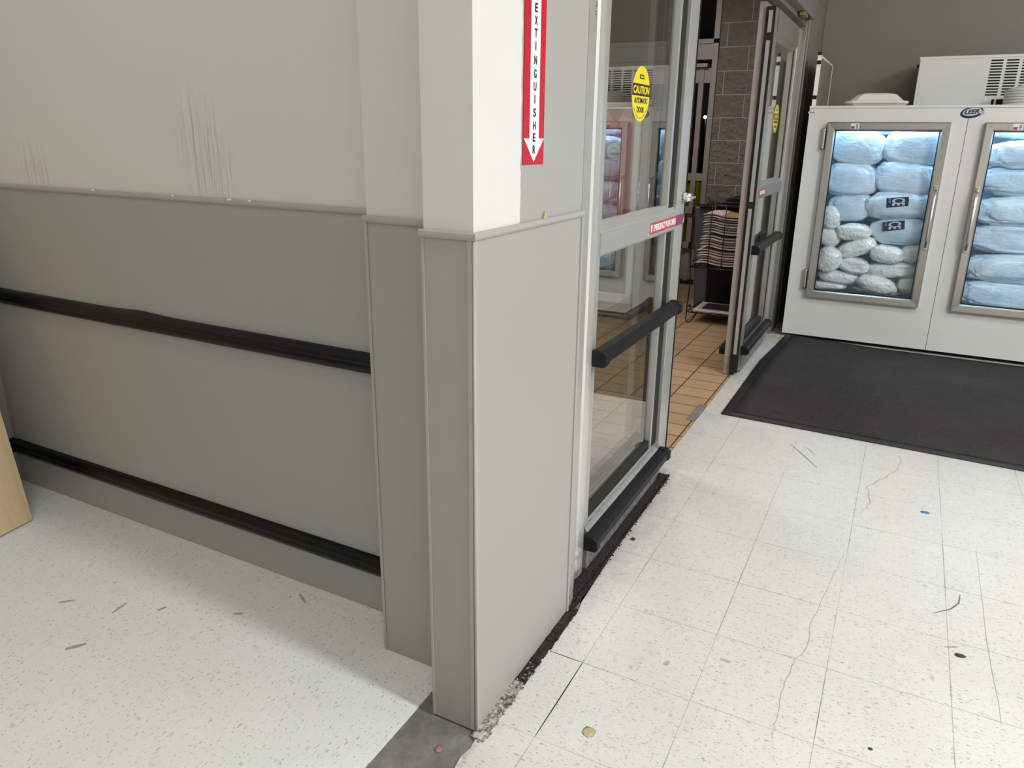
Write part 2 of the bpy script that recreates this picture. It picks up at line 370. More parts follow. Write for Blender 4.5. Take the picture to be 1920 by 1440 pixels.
def ellipse_pts(cy, cz, ry, rz, rot=0, n=40):
    out = []
    for k in range(n):
        a = 2 * math.pi * k / n; u, v = ry * math.cos(a), rz * math.sin(a)
        out.append((cy + u * math.cos(rot) - v * math.sin(rot), cz + u * math.sin(rot) + v * math.cos(rot)))
    return out

# ------------------------------------------------------------------ the room shell
H = 1.2259; D = .2759
# floor: cream tiles on the right, with a ragged edge along the removed strip
bm = bmesh.new()
edge = []
y = -5.0
while y < -.02:
    edge.append((.012 + random.uniform(-.012, .012) + .01 * noise.noise(Vector((0, y * 6, 0))), y)); y += .03 if y > -1 else .3
edge += [(.0, -.015), (.018, 0.01)] + [(.030 + .008 * noise.noise(Vector((3, k * 3.1, 0))), .03 + k * .045) for k in range(12)]
edge += [(.030, .575), (.022, .62), (.010, .9), (.006, 1.3), (.006, 1.655), (-.062, 1.665), (-.064, 2.2), (-.066, 3.25), (-.068, 5.3)]
pts = edge + [(7.2, 5.3), (7.2, -5.0)]
f = bm.faces.new([bm.verts.new((x, y, 0)) for x, y in pts]); bmesh.ops.triangulate(bm, faces=[f])
floor = struct(mk('floor', bm, 'vct'))
bm = bmesh.new(); bx(bm, -2.6, -.175, -5.0, .40, -.02, 0); struct(mk('floor', bm, 'vct2'))
bm = bmesh.new(); bx(bm, -.175, .06, -5.0, .62, -.03, -.004); struct(mk('floor_strip', bm, 'patch'))
bm = bmesh.new(); bx(bm, -4.0, -.0005, .60, 6.5, -.03, -.003); struct(mk('floor_vestibule', bm, 'quarry'))
# slate coloured filler in the tile edge near the mat
box_f = boxes('floor_filler', [(-.112, -.068, 2.36, 2.62, -.004, .0006)], 'patch'); struct(box_f)
# crumbled plaster along the pillar foot, dark rubber track under the door
bm = bmesh.new()
for k in range(40):
    y0 = -.02 + k * .0148; n0 = noise.noise(Vector((k * .7, 1, 0)))
    x1 = .030 + .010 * n0
    bx(bm, -.004, x1, y0, y0 + .0150, -.004, .004 + .007 * abs(noise.noise(Vector((k * 1.3, 5, 0)))), 1 if 14 < k else 0)
for k in range(110):
    y0 = random.uniform(-.03, .30); s_ = random.uniform(.001, .0038)
    x0 = random.uniform(.002, .036); z = .008
    bmesh.ops.create_icosphere(bm, subdivisions=1, radius=s_, matrix=Matrix.Translation((x0, y0, z * random.random())))
struct(mk('trim_1', bm, ['crud', 'track']))
bm = bmesh.new(); bx(bm, -.045, .014, .565, 1.66, -.004, -.0005)
bx(bm, .004, .008, .565, 1.62, -.004, .005)
for k in range(150):
    y0 = random.uniform(.57, 1.66); s_ = random.uniform(.0015, .004)
    bmesh.ops.create_icosphere(bm, subdivisions=1, radius=s_, matrix=Matrix.Translation((random.uniform(-.01, .016), y0, .001)))
struct(mk('trim_2', bm, 'track'))

struct(box('ceiling', (-4.0, 7.2, -5.0, 6.2, CEIL, CEIL + .1), 'ceil'))
struct(box('wall_right', (7.2, 7.3, -5.0, 5.4, 0, CEIL), 'drywall'))
struct(box('wall_front', (-2.6, 7.3, -5.1, -5.0, 0, CEIL), 'drywall'))
struct(box('wall_back', (-.03, 7.2, 5.32, 5.42, 0, CEIL), 'wallb'))
struct(box('wall_entrance', (-.15, -.03, .56, 5.3, 2.36, CEIL), 'wallb'))
struct(box('wall_entrance_end', (-.15, -.032, 4.76, 5.42, 0, 2.36), 'wallb'))
struct(box('wall_vestibule_right', (-.15, -.03, 5.42, 6.08, 0, CEIL), 'vwall'))
struct(box('wall_vestibule_left', (-4.1, -4.0, .45, 6.2, 0, CEIL), 'vwall'))
struct(box('wall_vestibule_front', (-4.0, -.16, .46, .56, 0, CEIL), 'vwall'))
struct(box('ceiling_vestibule', (-4.0, -.15, .56, 6.08, 2.95, 3.0), 'vwall'))
struct(box('wall_block', (-1.0, -.15, 6.08, 6.3, 0, CEIL), 'cmu'))
# recessed wall on the left, the return wall and the pilaster
struct(box('wall_left', (-2.5, -.30, D + .004, .44, 0, CEIL), 'drywall'))
struct(box('wall_left_panel', (-2.384, -.30, D, D + .004, 0.002, H - .013), 'panel'))
struct(box('wall_return', (-2.5, -2.388, -5.0, D + .004, 0, CEIL), 'drywall'))
struct(box('wall_return_panel', (-2.388, -2.384, -5.0, D, 0.002, H - .013), 'panel'))
struct(box('wall_pilaster', (-.384, -.10, .147, D + .02, 0, CEIL), 'drywall'))
struct(boxes('wall_pilaster_panel', [(-.388, -.10, .143, .147, .002, H - .013), (-.388, -.384, .143, D - .001, .002, H - .013)], 'panel'))
struct(box('wall_pillar', (-.123, -.004, .004, .556, 0.002, CEIL), 'pillar'))
struct(boxes('wall_pillar_panel', [(-.127, -.001, .000, .004, .002, H - .013), (-.004, 0.0, .001, .548, .002, H - .013)], 'panel'))
# cap trims
def cap(name, pts, label=None):
    bm = bmesh.new(); prism(bm, *pts); struct(mk(name, bm, 'trim', bevel=.0015))
def capprof(off, sgn):  # (horizontal, z) profile standing proud of the panel
    return [(off, H - .016), (off - sgn * .004, H - .0155), (off - sgn * .0065, H - .010), (off - sgn * .006, H - .0025), (off - sgn * .002, H), (off + sgn * .004, H)]
# pillar cap: front run and side run meeting in a mitre
pf = capprof(0.0, 1)
def run(bm, A, B, na, nb, prof):
    # sweep a (out, z) profile from plan point A to B, offset directions na / nb (mitred)
    ra = [bm.verts.new((A[0] + na[0] * (-o), A[1] + na[1] * (-o), z)) for o, z in prof]; rb = [bm.verts.new((B[0] + nb[0] * (-o), B[1] + nb[1] * (-o), z)) for o, z in prof]
    n = len(prof); bm.faces.new(ra); bm.faces.new(list(reversed(rb)))
    for i in range(n): bm.faces.new((ra[i], rb[i], rb[(i + 1) % n], ra[(i + 1) % n]))
bm = bmesh.new(); run(bm, (0, 0), (0, .556), (1, -1), (1, 0), pf); run(bm, (-.131, 0), (0, 0), (0, -1), (1, -1), pf)
struct(mk('trim_3', bm, 'trim', bevel=.001))
bm = bmesh.new(); prism(bm, [(y + .143, z) for y, z in pf], 'x', -.394, -.123); run(bm, (-.388, .143), (-.388, .27), (-1, -1), (-1, 0), pf); struct(mk('trim_4', bm, 'trim', bevel=.001))
bm = bmesh.new(); prism(bm, [(y + D, z + .0) for y, z in pf], 'x', -2.384, -.388); struct(mk('trim_5', bm, 'trim', bevel=.001))
bm = bmesh.new(); run(bm, (-2.384, D), (-2.384, -5.0), (1, -1), (1, 0), pf); struct(mk('trim_6', bm, 'trim', bevel=.001))
for x_, w_ in ((-1.22, .006), (-.98, .010), (-.90, .007), (-.42, .012), (-1.60, .005)):
    bm = bmesh.new(); bmesh.ops.create_icosphere(bm, subdivisions=2, radius=1)
    for v in bm.verts: v.co = Vector((x_ + v.co.x * w_, D - .0030 + v.co.y * .0035, H - .0015 + v.co.z * .0045))
    mk('paint_drip', bm, 'chip', bpy.data.objects['trim_5'], smooth=True, label='white paint drip')
# vertical corner beads and the edge strip next to the door frame
def bead(name, x, y):
    bm = bmesh.new(); tube(bm, [(x, y, .004), (x, y, H - .015)], .0036, 10); struct(mk(name, bm, 'trim'))
bead('trim_7', -.001, .001)
struct(boxes('trim_8', [(-.016, -.0045, -.0022, 0.0, .004, H - .015), (.0, .0016, .0030, .012, .004, H - .015)], 'trim', bevel=.0007))
struct(boxes('trim_9', [(-.127, -.120, -.0022, 0.0, .004, H - .015)], 'trim', bevel=.0007))
struct(boxes('trim_10', [(-.389, -.380, .1405, .143, .004, H - .015)], 'trim', bevel=.0007))
struct(boxes('trim_11', [(-.004, .005, .545, .556, .004, H - .010)], 'trim', bevel=.0015))

# black bumper rails
def railprof(z0, z1, o):
    zc = (z0 + z1) / 2; h = (z1 - z0) / 2
    return [(o, z0), (o - .016, z0 + .004), (o - .025, zc - h * .45), (o - .027, zc - h * .1), (o - .024, zc), (o - .027, zc + h * .1), (o - .025, zc + h * .45), (o - .016, z1 - .004), (o, z1)]
def rail(z0, z1, label, label2, bulge):
    bm = bmesh.new(); prof = railprof(z0, z1, 0.0); n = len(prof); rings = []
    N = 90
    for i in range(N + 1):
        x = -2.384 + .0275 + (-.3885 + 2.384 - .0275) * i / N
        k = 1 + .06 * noise.noise(Vector((x * 2.5, z0, 0))) ; dz = bulge * math.exp(-((x + 1.45) / .10) ** 2) - .004 * (i / N) * 0
        rings.append([bm.verts.new((x, D - .0005 + o * k, z + (dz if z > (z0 + z1) / 2 else 0))) for o, z in prof])
    for i in range(N):
        for j in range(n):
            f = bm.faces.new((rings[i][j], rings[i + 1][j], rings[i + 1][(j + 1) % n], rings[i][(j + 1) % n])); f.smooth = True
    bm.faces.new(rings[0]); bm.faces.new(list(reversed(rings[-1])))
    tag(mk('bumper_rail', bm, 'rail'), label, 'rail', 'black bumper rails on the grey wall panels')
    bm = bmesh.new(); prism(bm, [(-2.384 - o, z) for o, z in prof], 'y', -3.2, D - .001)
    tag(mk('bumper_rail', bm, 'rail', bevel=.002), label2, 'rail', 'black bumper rails on the grey wall panels')
rail(.776, .836, 'upper black rubber bumper rail across the grey wall panel', 'upper black bumper rail on the return wall above the plywood sheet', .006)
rail(.134, .196, 'lower black rubber bumper rail near the floor on grey wall', 'lower black bumper rail on the return wall behind the plywood sheet', .0)

# leaning plywood sheet at the far left
pl = thing('plywood_sheet', (-2.02, .09, 0), 'pale plywood sheet leaning on the left return wall', 'plywood')
bm = bmesh.new()
A = Vector((-2.017, .090, .002)); along = Vector((.25, -1.40, 0)).normalized(); upv = (Vector((-.295, .055, 1.12))).normalized()
th = along.cross(upv).normalized() * .018
q = []
for (a, b, c) in ((0, 0, 0), (1, 0, 0), (1, 1, 0), (0, 1, 0), (0, 0, 1), (1, 0, 1), (1, 1, 1), (0, 1, 1)):
    q.append(bm.verts.new(A + along * a * .9 + upv * b * 1.19 - th * c))
for idx, mi in (((0, 1, 2, 3), 0), ((7, 6, 5, 4), 0), ((0, 3, 7, 4), 1), ((1, 5, 6, 2), 1), ((0, 4, 5, 1), 1), ((3, 2, 6, 7), 1)):
    bm.faces.new([q[i] for i in idx]).material_index = mi
mk('board', bm, ['ply', 'plyedge'], pl)

# ------------------------------------------------------------------ fire extinguisher sign
sg = thing('extinguisher_sign', (-.002, .261, 1.35), 'red and white vertical fire extinguisher arrow sign on the pillar', 'sign')
bm = bmesh.new(); bx(bm, -.0042, -.0016, .211, .313, 1.350, 1.845); mk('backing', bm, 'red', sg, label='red sign backing')
bm = bmesh.new()
prism(bm, [(.2385, 1.845), (.2385, 1.405), (.2125, 1.405), (.261, 1.3555), (.311, 1.405), (.284, 1.405), (.284, 1.845)], 'x', -.0012, -.0006)
mk('arrow', bm, 'white', sg, label='white downward arrow')
bm = bmesh.new()
zz = [1.667, 1.6425, 1.618, 1.593, 1.565, 1.538, 1.512, 1.486, 1.459, 1.432, 1.407, 1.382]
for ch, z in zip('EXTINGUISHER', zz):
    text_verts(bm, ch, (.0000, .2605, z), .0125 if ch != 'I' else .0036, .0175, FACE_X, .02)
for ch, z in zip('FIRE', (1.80, 1.775, 1.75, 1.725)):
    text_verts(bm, ch, (.0000, .2605, z), .0125 if ch != 'I' else .0036, .0175, FACE_X, .02)
mk('lettering', bm, 'ink', sg, label='black letters EXTINGUISHER reading downwards')
# torn paint chip above the trim
bm = bmesh.new(); prism(bm, [(.315, 1.219), (.322, 1.238), (.327, 1.243), (.332, 1.228), (.340, 1.219)], 'x', -.003, .0015); tag(mk('paint_chip', bm, 'glue'), 'tan torn paint flap above the pillar panel trim', 'paint chip')

# ------------------------------------------------------------------ automatic door, near leaf
def leaf(root, y0, y1, gl0, gl1, near, mats, bar, zt, tinted='glass'):
    fx = -.036; main, bright = mats
    # bullnose stile
    bm = bmesh.new()
    if near:
        prism(bm, [(fx - .045, y0 + .006), (fx - .045, y0 + .088), (fx - .012, y0 + .088), (fx - .002, y0 + .080), (fx + .004, y0 + .064), (fx + .005, y0 + .045), (fx + .003, y0 + .022), (fx - .005, y0 + .008), (fx - .018, y0)], 'z', .02, zt)
        mk('stile', bm, bright, root, bevel=.002)
        box('bead_and_reflection', (fx - .042, fx - .006, y0 + .088, gl0, .174, zt - .12), main, root, bevel=.001)
    else:
        bx(bm, fx - .045, fx, y0, gl0, .02, zt); mk('stile', bm, main, root, bevel=.002)
    # far stile
    if near:
        boxes('stile', [(fx - .045, fx, gl1 + .085, gl1 + .150, .02, zt), (fx - .045, fx - .008, gl1 + .150, y1, .02, zt)], main, root, bevel=.002)
        box('weatherstrip', (fx - .046, fx - .004, y1, y1 + .004, .03, zt), 'gasket', root)
    else:
        boxes('stile', [(fx - .045, fx, gl1 + .085, y1 - .06, .02, zt), (fx - .045, fx - .010, y1 - .06, y1, .02, zt)], bright, root, bevel=.002)
    box('gasket', (fx - .038, fx - .014, gl1 + .022, gl1 + .085, .175, zt - .13), 'gasket', root)
    box('bead_and_reflection', (fx - .036, fx - .014, gl1, gl1 + .022, .175, zt - .13), main, root)  # grey strip modelled for the stile's reflection in the pane
    # rails
    bm = bmesh.new(); prism(bm, [(fx - .045, 1.068), (fx - .004, 1.068), (fx, 1.074), (fx, 1.136), (fx - .003, 1.139), (fx - .004, 1.142), (fx - .022, 1.166), (fx - .045, 1.166)], 'y', gl0 - .012, gl1 + .084)
    mk('mid_rail', bm, main, root)
    bm = bmesh.new(); prism(bm, [(fx - .045, .004), (fx, .004), (fx, .146), (fx - .006, .150), (fx - .010, .158), (fx - .020, .160), (fx - .022, .172), (fx - .045, .174)], 'y', gl0 - .012, gl1 + .084)
    mk('bottom_rail', bm, main, root)
    bm = bmesh.new(); prism(bm, [(fx - .045, zt - .15), (fx - .022, zt - .15), (fx - .005, zt - .12), (fx, zt - .115), (fx, zt), (fx - .045, zt)], 'y', gl0 - .012, gl1 + .084)
    mk('top_rail', bm, main, root)
    box('glazing_channel', (fx - .038, fx - .018, gl0, gl1 + .02, .174, .212), 'gasket', root)
    for z0, z1 in ((.20, 1.072), (1.160, zt - .135)):
        box('glass_pane', (fx - .034, fx - .028, gl0 - .004, gl1 + .004, z0, z1), tinted, root)
    for z in bar:
        b0, b1 = (y0 + .075, y1 - .11) if near else (y0 + .03, y1 - .22)
        bm = bmesh.new(); prism(bm, [(fx, z - .022), (fx + .036, z - .022), (fx + .045, z - .012), (fx + .044, z + .014), (fx + .030, z + .024), (fx, z + .024)], 'y', b0 + .028, b1 - .028)
        pb = mk('push_bar', bm, 'black', root, bevel=.002)
        for a, b in ((b0, b0 + .03), (b1 - .03, b1)):
            bm = bmesh.new(); prism(bm, [(fx + .0, z - .026), (fx + .040, z - .026), (fx + .050, z - .016), (fx + .049, z + .016), (fx + .033, z + .028), (fx + .0, z + .028)], 'y', a, b)
            mk('end_cap', bm, 'black', pb, bevel=.004)

d1 = thing('door_1', (-.05, .68, 0), 'near leaf of the glass automatic door beside the pillar', 'door'); d1['kind'] = 'structure'
leaf(d1, .684, 1.722, .806, 1.495, True, ('alu', 'alub'), (.762, .122), 2.12)
# caution decal
def caution(root, cy, cz, ry, rz, fx, nm='caution_sticker', mirror=False):
    bm = bmesh.new(); prism(bm, ellipse_pts(cy, cz, ry, rz), 'x', fx, fx + .0006)
    st = mk(nm, bm, 'yellow', root, label='yellow oval caution automatic door sticker')
    k = rz / .084
    bm = bmesh.new()
    # black band behind CAUTION, clipped to the oval
    def half(z): return ry * math.sqrt(max(0, 1 - ((z - cz) / rz) ** 2)) - .0005
    zs = [cz + (-.006 + .003 * i) * k for i in range(13)]
    prism(bm, [(cy - half(z), z) for z in zs] + [(cy + half(z), z) for z in reversed(zs)], 'x', fx + .0006, fx + .0010)
    prism(bm, [(cy - ry * .26, cz + .045 * k), (cy + ry * .26, cz + .045 * k), (cy + ry * .26, cz + .058 * k), (cy - ry * .26, cz + .058 * k)], 'x', fx + .0006, fx + .0010)
    text_verts(bm, 'AUTOMATIC', (fx + .0009, cy, cz - .020 * k), ry * 1.50, .017 * k, FACE_X, .025)
    text_verts(bm, 'DOOR', (fx + .0009, cy, cz - .048 * k), ry * .80, .018 * k, FACE_X, .025)
    # smile line near the lower rim
    for i in range(14):
        a0 = math.radians(215 + i * 110 / 14); a1 = math.radians(215 + (i + 1) * 110 / 14)
        P = [(cy + (ry - .009 * k) * math.cos(a), cz + (rz - .009 * k) * math.sin(a)) for a in (a0, a1)] + [(cy + (ry - .0105 * k) * math.cos(a), cz + (rz - .0105 * k) * math.sin(a)) for a in (a1, a0)]
        prism(bm, P, 'x', fx + .0006, fx + .0010)
    mk('black_print', bm, 'ink', st, label='black band and letters')
    bm = bmesh.new()
    text_verts(bm, 'CAUTION', (fx + .0013, cy, cz + .012 * k), ry * 1.80, .024 * k, FACE_X, .03)
    text_verts(bm, 'STANLEY', (fx + .0013, cy, cz + .0515 * k), ry * .42, .007 * k, FACE_X, .02)
    mk('yellow_print', bm, 'yellow', st, label='yellow letters on the black band')
caution(d1, 1.160, 1.5425, .087, .0838, -.064)
bm = bmesh.new(); bx(bm, -.0362, -.0354, 1.262, 1.585, 1.084, 1.123); es = mk('emergency_sticker', bm, 'stred', d1, label='red emergency push open sticker')
bm = bmesh.new(); bx(bm, -.0362, -.0352, 1.585, 1.700, 1.084, 1.123); mk('sticker_end', bm, 'stdk', es, label='darker magenta end of the sticker')
bm = bmesh.new(); text_verts(bm, 'EMERGENCY PUSH OPEN', (-.0350, 1.440, 1.1035), .275, .024, FACE_X, .03)
prism(bm, [(1.272, 1.090), (1.284, 1.090), (1.284, 1.110), (1.290, 1.110), (1.278, 1.119), (1.267, 1.110), (1.272, 1.110)], 'x', -.0354, -.0348)
prism(bm, [(1.684, 1.086), (1.688, 1.086), (1.698, 1.104), (1.694, 1.106)], 'x', -.0352, -.0346)
mk('white_print', bm, 'white', es, label='white letters and arrow')
# lock cylinder with thumb turn
lk = None
bm = bmesh.new()
def cylx(bm, y, z, x0, x1, r0, r1, seg=20):
    a = [bm.verts.new((x0, y + r0 * math.cos(2 * math.pi * k / seg), z + r0 * math.sin(2 * math.pi * k / seg))) for k in range(seg)]
    b = [bm.verts.new((x1, y + r1 * math.cos(2 * math.pi * k / seg), z + r1 * math.sin(2 * math.pi * k / seg))) for k in range(seg)]
    for k in range(seg): bm.faces.new((a[k], a[(k + 1) % seg], b[(k + 1) % seg], b[k])).smooth = True
    bm.faces.new(a); bm.faces.new(list(reversed(b)))
cylx(bm, 1.665, 1.188, -.036, -.004, .021, .016); lk = mk('lock_cylinder', bm, 'chrome', d1, label='round chrome lock cylinder')
bm = bmesh.new(); cylx(bm, 1.665, 1.188, -.004, .004, .007, .006)
bx(bm, .002, .008, 1.640, 1.690, 1.183, 1.193); mk('thumb_turn', bm, 'chrome', lk, bevel=.002)

# fixed side panel just behind the near leaf
def sidelite(name, n, y0, y1, g0, g1, label, barside):
    r = thing(name, (-.095, y0, 0), label, 'door'); r['kind'] = 'structure'
    boxes('stile', [(-.125, -.088, y0, g0, 0.0, 2.12)], 'bronze', r, bevel=.002); boxes('stile', [(-.125, -.088, g1, y1, 0.0, 2.12)], 'bronze', r, bevel=.002)
    box('bottom_rail', (-.125, -.088, g0, g1, 0.0, .16), 'bronze', r); box('mid_rail', (-.125, -.088, g0, g1, 1.07, 1.14), 'bronze', r); box('top_rail', (-.125, -.088, g0, g1, 1.98, 2.12), 'bronze', r)
    for z0, z1 in ((.155, 1.075), (1.135, 1.985)): box('glass_pane', (-.110, -.105, g0 - .004, g1 + .004, z0, z1), 'glass', r)
    for z in barside:
        box('push_bar', (-.165, -.125, y0 + .02, y1 - .04, z - .022, z + .022), 'black', r, bevel=.004)
sidelite('door_2', 0, .66, 1.70, .74, 1.60, 'fixed glass side panel behind the near sliding leaf', (.15,))
# frame jamb between pillar and near leaf
bm = bmesh.new(); prism(bm, [(-.045, .558), (-.004, .558), (-.004, .600), (-.010, .604), (-.010, .622), (-.030, .640), (-.030, .676), (-.045, .676)], 'z', .0, 2.36)
struct(mk('trim_12', bm, 'alu'))
bm = bmesh.new()
for q_ in range(5): bx(bm, -.0100, -.0092, .608 + .0006 * (q_ % 2), .619 - .002 * (q_ % 3), 1.700 + q_ * .0065, 1.7035 + q_ * .0065)
mk('printed_mark', bm, 'ink', bpy.data.objects['trim_12'], label='tiny black printed mark')

# far leaf
d3 = thing('door_3', (-.05, 3.24, 0), 'far leaf of the glass automatic door beside the ice freezer', 'door'); d3['kind'] = 'structure'
leaf(d3, 3.245, 4.34, 3.345, 4.06, False, ('aluf', 'alub'), (.775, .155), 2.09)
box('edge_seal', (-.086, -.0365, 3.236, 3.245, .02, 2.09), 'gasket', d3)
bm = bmesh.new(); bx(bm, -.070, -.050, 3.230, 3.237, .14, 1.02); bx(bm, -.070, -.050, 3.230, 3.237, 1.06, 1.92); bx(bm, -.070, -.050, 3.230, 3.237, 1.96, 2.07); mk('edge_strip', bm, 'alub', d3, label='worn bare metal strip on the leaf edge')
caution(d3, 3.80, 1.53, .087, .0838, -.064)
bm = bmesh.new(); bx(bm, -.0362, -.0354, 3.30, 3.52, 1.084, 1.123); es = mk('emergency_sticker', bm, 'stred', d3, label='red emergency push open sticker')
bm = bmesh.new(); text_verts(bm, 'EMERGENCY PUSH OPEN', (-.0350, 3.43, 1.1035), .16, .022, FACE_X, .03); mk('white_print', bm, 'white', es, label='white letters')
sidelite('door_4', 0, 3.25, 4.36, 3.32, 4.29, 'fixed mauve framed side panel behind the far sliding leaf', (.14,))
# far jamb, header with motion sensor
struct(boxes('trim_13', [(-.12, -.030, 4.42, 4.50, 0, 2.36), (-.12, -.040, 4.50, 4.53, 0, 2.36), (-.12, -.028, 4.53, 4.66, 0, 2.36), (-.12, -.036, 4.66, 4.76, 0, 2.36)], 'aluf', bevel=.002))
hd = boxes('trim_14', [(-.13, .012, .62, 4.42, 2.165, 2.36), (-.13, -.036, .62, 4.42, 2.13, 2.165)], 'aluf', bevel=.003); struct(hd)
sn = thing('motion_sensor', (-.02, 4.05, 2.165), 'small tan and black motion sensor under the door header', 'sensor')
box('housing', (-.024, .008, 3.98, 4.13, 2.140, 2.164), 'brass', sn, bevel=.004); box('lens', (-.018, .009, 4.13, 4.22, 2.144, 2.164), 'black', sn, bevel=.003)

# ------------------------------------------------------------------ vestibule
st = thing('door_5', (-1.6, 6.1, 0), 'dark outer storefront door with mauve metal frames', 'door'); st['kind'] = 'structure'
boxes('header', [(-4.0, -1.0, 6.06, 6.16, 2.10, 2.235), (-4.0, -1.0, 6.05, 6.16, 2.235, 2.275)], 'bronze', st, bevel=.002)
box('jamb', (-1.050, -1.0, 6.05, 6.16, 0, CEIL), 'bronze', st, bevel=.002)
for x0, x1 in ((-1.168, -1.120), (-1.30, -1.225), (-2.16, -2.09), (-2.30, -2.23), (-3.2, -3.1)):
    box('stile', (x0, x1, 6.09, 6.14, .02, 2.05), 'bronze', st, bevel=.002)
boxes('top_block', [(-1.21, -1.085, 6.04, 6.14, 2.035, 2.066), (-4.0, -1.21, 6.07, 6.14, 2.035, 2.10)], 'bronze', st)
boxes('top_rail', [(-4.0, -1.062, 6.10, 6.14, 1.90, 2.03)], 'bronze', st)
boxes('mid_rail', [(-4.0, -1.062, 6.10, 6.14, 1.01, 1.08)], 'bronze', st, bevel=.002)
boxes('latch_box', [(-1.20, -1.105, 6.05, 6.10, .70, .765), (-1.20, -1.115, 6.05, 6.10, .36, .42)], 'bronze', st, bevel=.002)
boxes('door_stop', [(-1.115, -1.095, 6.045, 6.10, .70, .765), (-1.125, -1.105, 6.045, 6.10, .36, .42)], 'black', st)
box('kick_panel', (-4.0, -1.062, 6.11, 6.14, .04, .345), 'bronze', st); box('sweep', (-1.32, -1.02, 6.07, 6.12, .004, .030), 'gasket', st)
box('glass_pane', (-4.0, -1.062, 6.118, 6.124, .345, 1.92), 'glass', st); box('glass_pane', (-4.0, -1.062, 6.118, 6.124, 2.27, 2.95), 'glass', st)
struct(box('ground', (-20, 12, 6.3, 40, -.1, -.02), 'ground'))
bl = thing('bollard', (-1.285, 6.75, -.02), 'yellow bollard outside seen through the outer door gap', 'bollard')
bm = bmesh.new(); lathe(bm, [(.085, -.02), (.085, .90), (.075, .94), (.04, .97)], -1.285, 6.75, 24); mk('post', bm, 'yellow', bl)
sl = thing('parking_lamp', (-4.54, 20, -.02), 'distant white lamp glowing in the dark car park', 'lamp')
bm = bmesh.new(); tube(bm, [(-4.54, 20.1, -.02), (-4.54, 20.1, 1.98)], .05); mk('pole', bm, 'black', sl)
bm = bmesh.new(); bmesh.ops.create_icosphere(bm, subdivisions=2, radius=.045, matrix=Matrix.Translation((-4.54, 20, 1.95))); mk('bulb', bm, 'lamp', sl)

# poster cabinet seen through the near leaf
ks = thing('poster_cabinet', (-1.55, 4.5, 0), 'white framed poster cabinet seen through the near door glass', 'display cabinet')
box('cabinet_body', (-2.00, -1.118, 4.32, 4.80, 0.0, 1.655), 'cab', ks, bevel=.004)
boxes('frame', [(-1.155, -1.115, 4.295, 4.322, .13, 1.655), (-2.00, -1.155, 4.295, 4.322, 1.605, 1.655), (-2.00, -1.155, 4.295, 4.322, .13, .205), (-2.00, -1.96, 4.295, 4.322, .205, 1.605)], 'plite', ks, bevel=.004, label='white frame')
ps = box('poster', (-1.96, -1.155, 4.308, 4.316, .205, 1.605), 'pfr', ks)
box('poster_red_field', (-1.96, -1.158, 4.304, 4.308, .66, 1.603), 'pred', ps, label='red upper field of the poster')
box('poster_reflection_field', (-1.96, -1.235, 4.304, 4.308, .44, .62), 'pblue', ps, label='slate blue freezer reflection painted on the lower poster')  # slate patch and brown margin put the freezer door's reflection into colour
bm = bmesh.new(); text_verts(bm, 'e', (-1.314, 4.3035, 1.303), .112, .124, FACE_Y, .02)
mk('poster_lettering', bm, 'plite', ps, label='white letter e'); bm = bmesh.new(); text_verts(bm, 'oor.', (-1.335, 4.3035, .515), .155, .062, FACE_Y, .0); mk('poster_lettering', bm, 'plite', ps, label='white letters oor.')

# newspaper rack
rk = thing('newspaper_rack', (-.47, 4.62, 0), 'black wire newspaper rack standing in the tiled vestibule', 'rack')
yf, yb = 4.47, 4.86; xl, xr = -.695, -.24
def loop_side(x):
    return [(x, yf, .03), (x + .01, yf, .005), (x + .03, yf + .04, .004), (x + .02, yf + .12, .05), (x, yb, .35), (x, yb, .93)]
R = .0050
bm = bmesh.new(); tube(bm, [(xl + .015, yf, .925), (xl, yf, .905), (xl, yf, .50), (xl + .012, yf, .30), (xl + .004, yf, .12), (xl, yf, .03), (xl + .012, yf, .006), (xl + .030, yf, .004), (xl + .045, yf + .03, .02), (xl + .07, yf + .10, .08), (xl + .07, yb, .10), (xl + .07, yb, .93)], R)
mk('side_loop', bm, 'wire', rk)
bm = bmesh.new(); tube(bm, [(xr - .015, yf, .925), (xr, yf, .905), (xr, yf, .03), (xr - .012, yf, .006), (xr - .030, yf, .004), (xr - .045, yf + .03, .02), (xr - .07, yf + .10, .08), (xr - .07, yb, .10), (xr - .07, yb, .93)], R)
mk('side_loop', bm, 'wire', rk)
bm = bmesh.new(); tube(bm, [(xl + .015, yf, .925), (xr - .015, yf, .925)], R); tube(bm, [(-.60, yf, .905), (-.60, yf, .935), (-.58, yf, .952), (xr, yf, .952)], R); mk('top_wire', bm, 'wire', rk)
bm = bmesh.new()
for x in (-.560, -.455, -.345): tube(bm, [(x, yf, .925), (x, yf, .455)], R * .8)
mk('front_wires', bm, 'wire', rk)
def shelf(z, label):
    bm = bmesh.new(); tube(bm, [(xl, yf, z), (xr, yf, z), (xr, yb, z), (xl, yb, z)], R, closed=True)
    for k in range(6): x = xl + (k + .5) * (xr - xl) / 6; tube(bm, [(x, yf, z), (x, yb, z)], R * .7)
    for k in range(3): y = yf + (k + 1) * (yb - yf) / 4; tube(bm, [(xl, y, z), (xr, y, z)], R * .7)
    mk('shelf', bm, 'wire', rk)
shelf(.445, ''); shelf(.085, '')
bm = bmesh.new(); bmesh.ops.create_icosphere(bm, subdivisions=2, radius=.012, matrix=Matrix.Translation((xl + .03, yf, .500))); mk('joint_cap', bm, 'black', rk)
bm = bmesh.new(); bmesh.ops.create_icosphere(bm, subdivisions=2, radius=.012, matrix=Matrix.Translation((xl + .025, yf, .135))); mk('joint_cap', bm, 'black', rk)
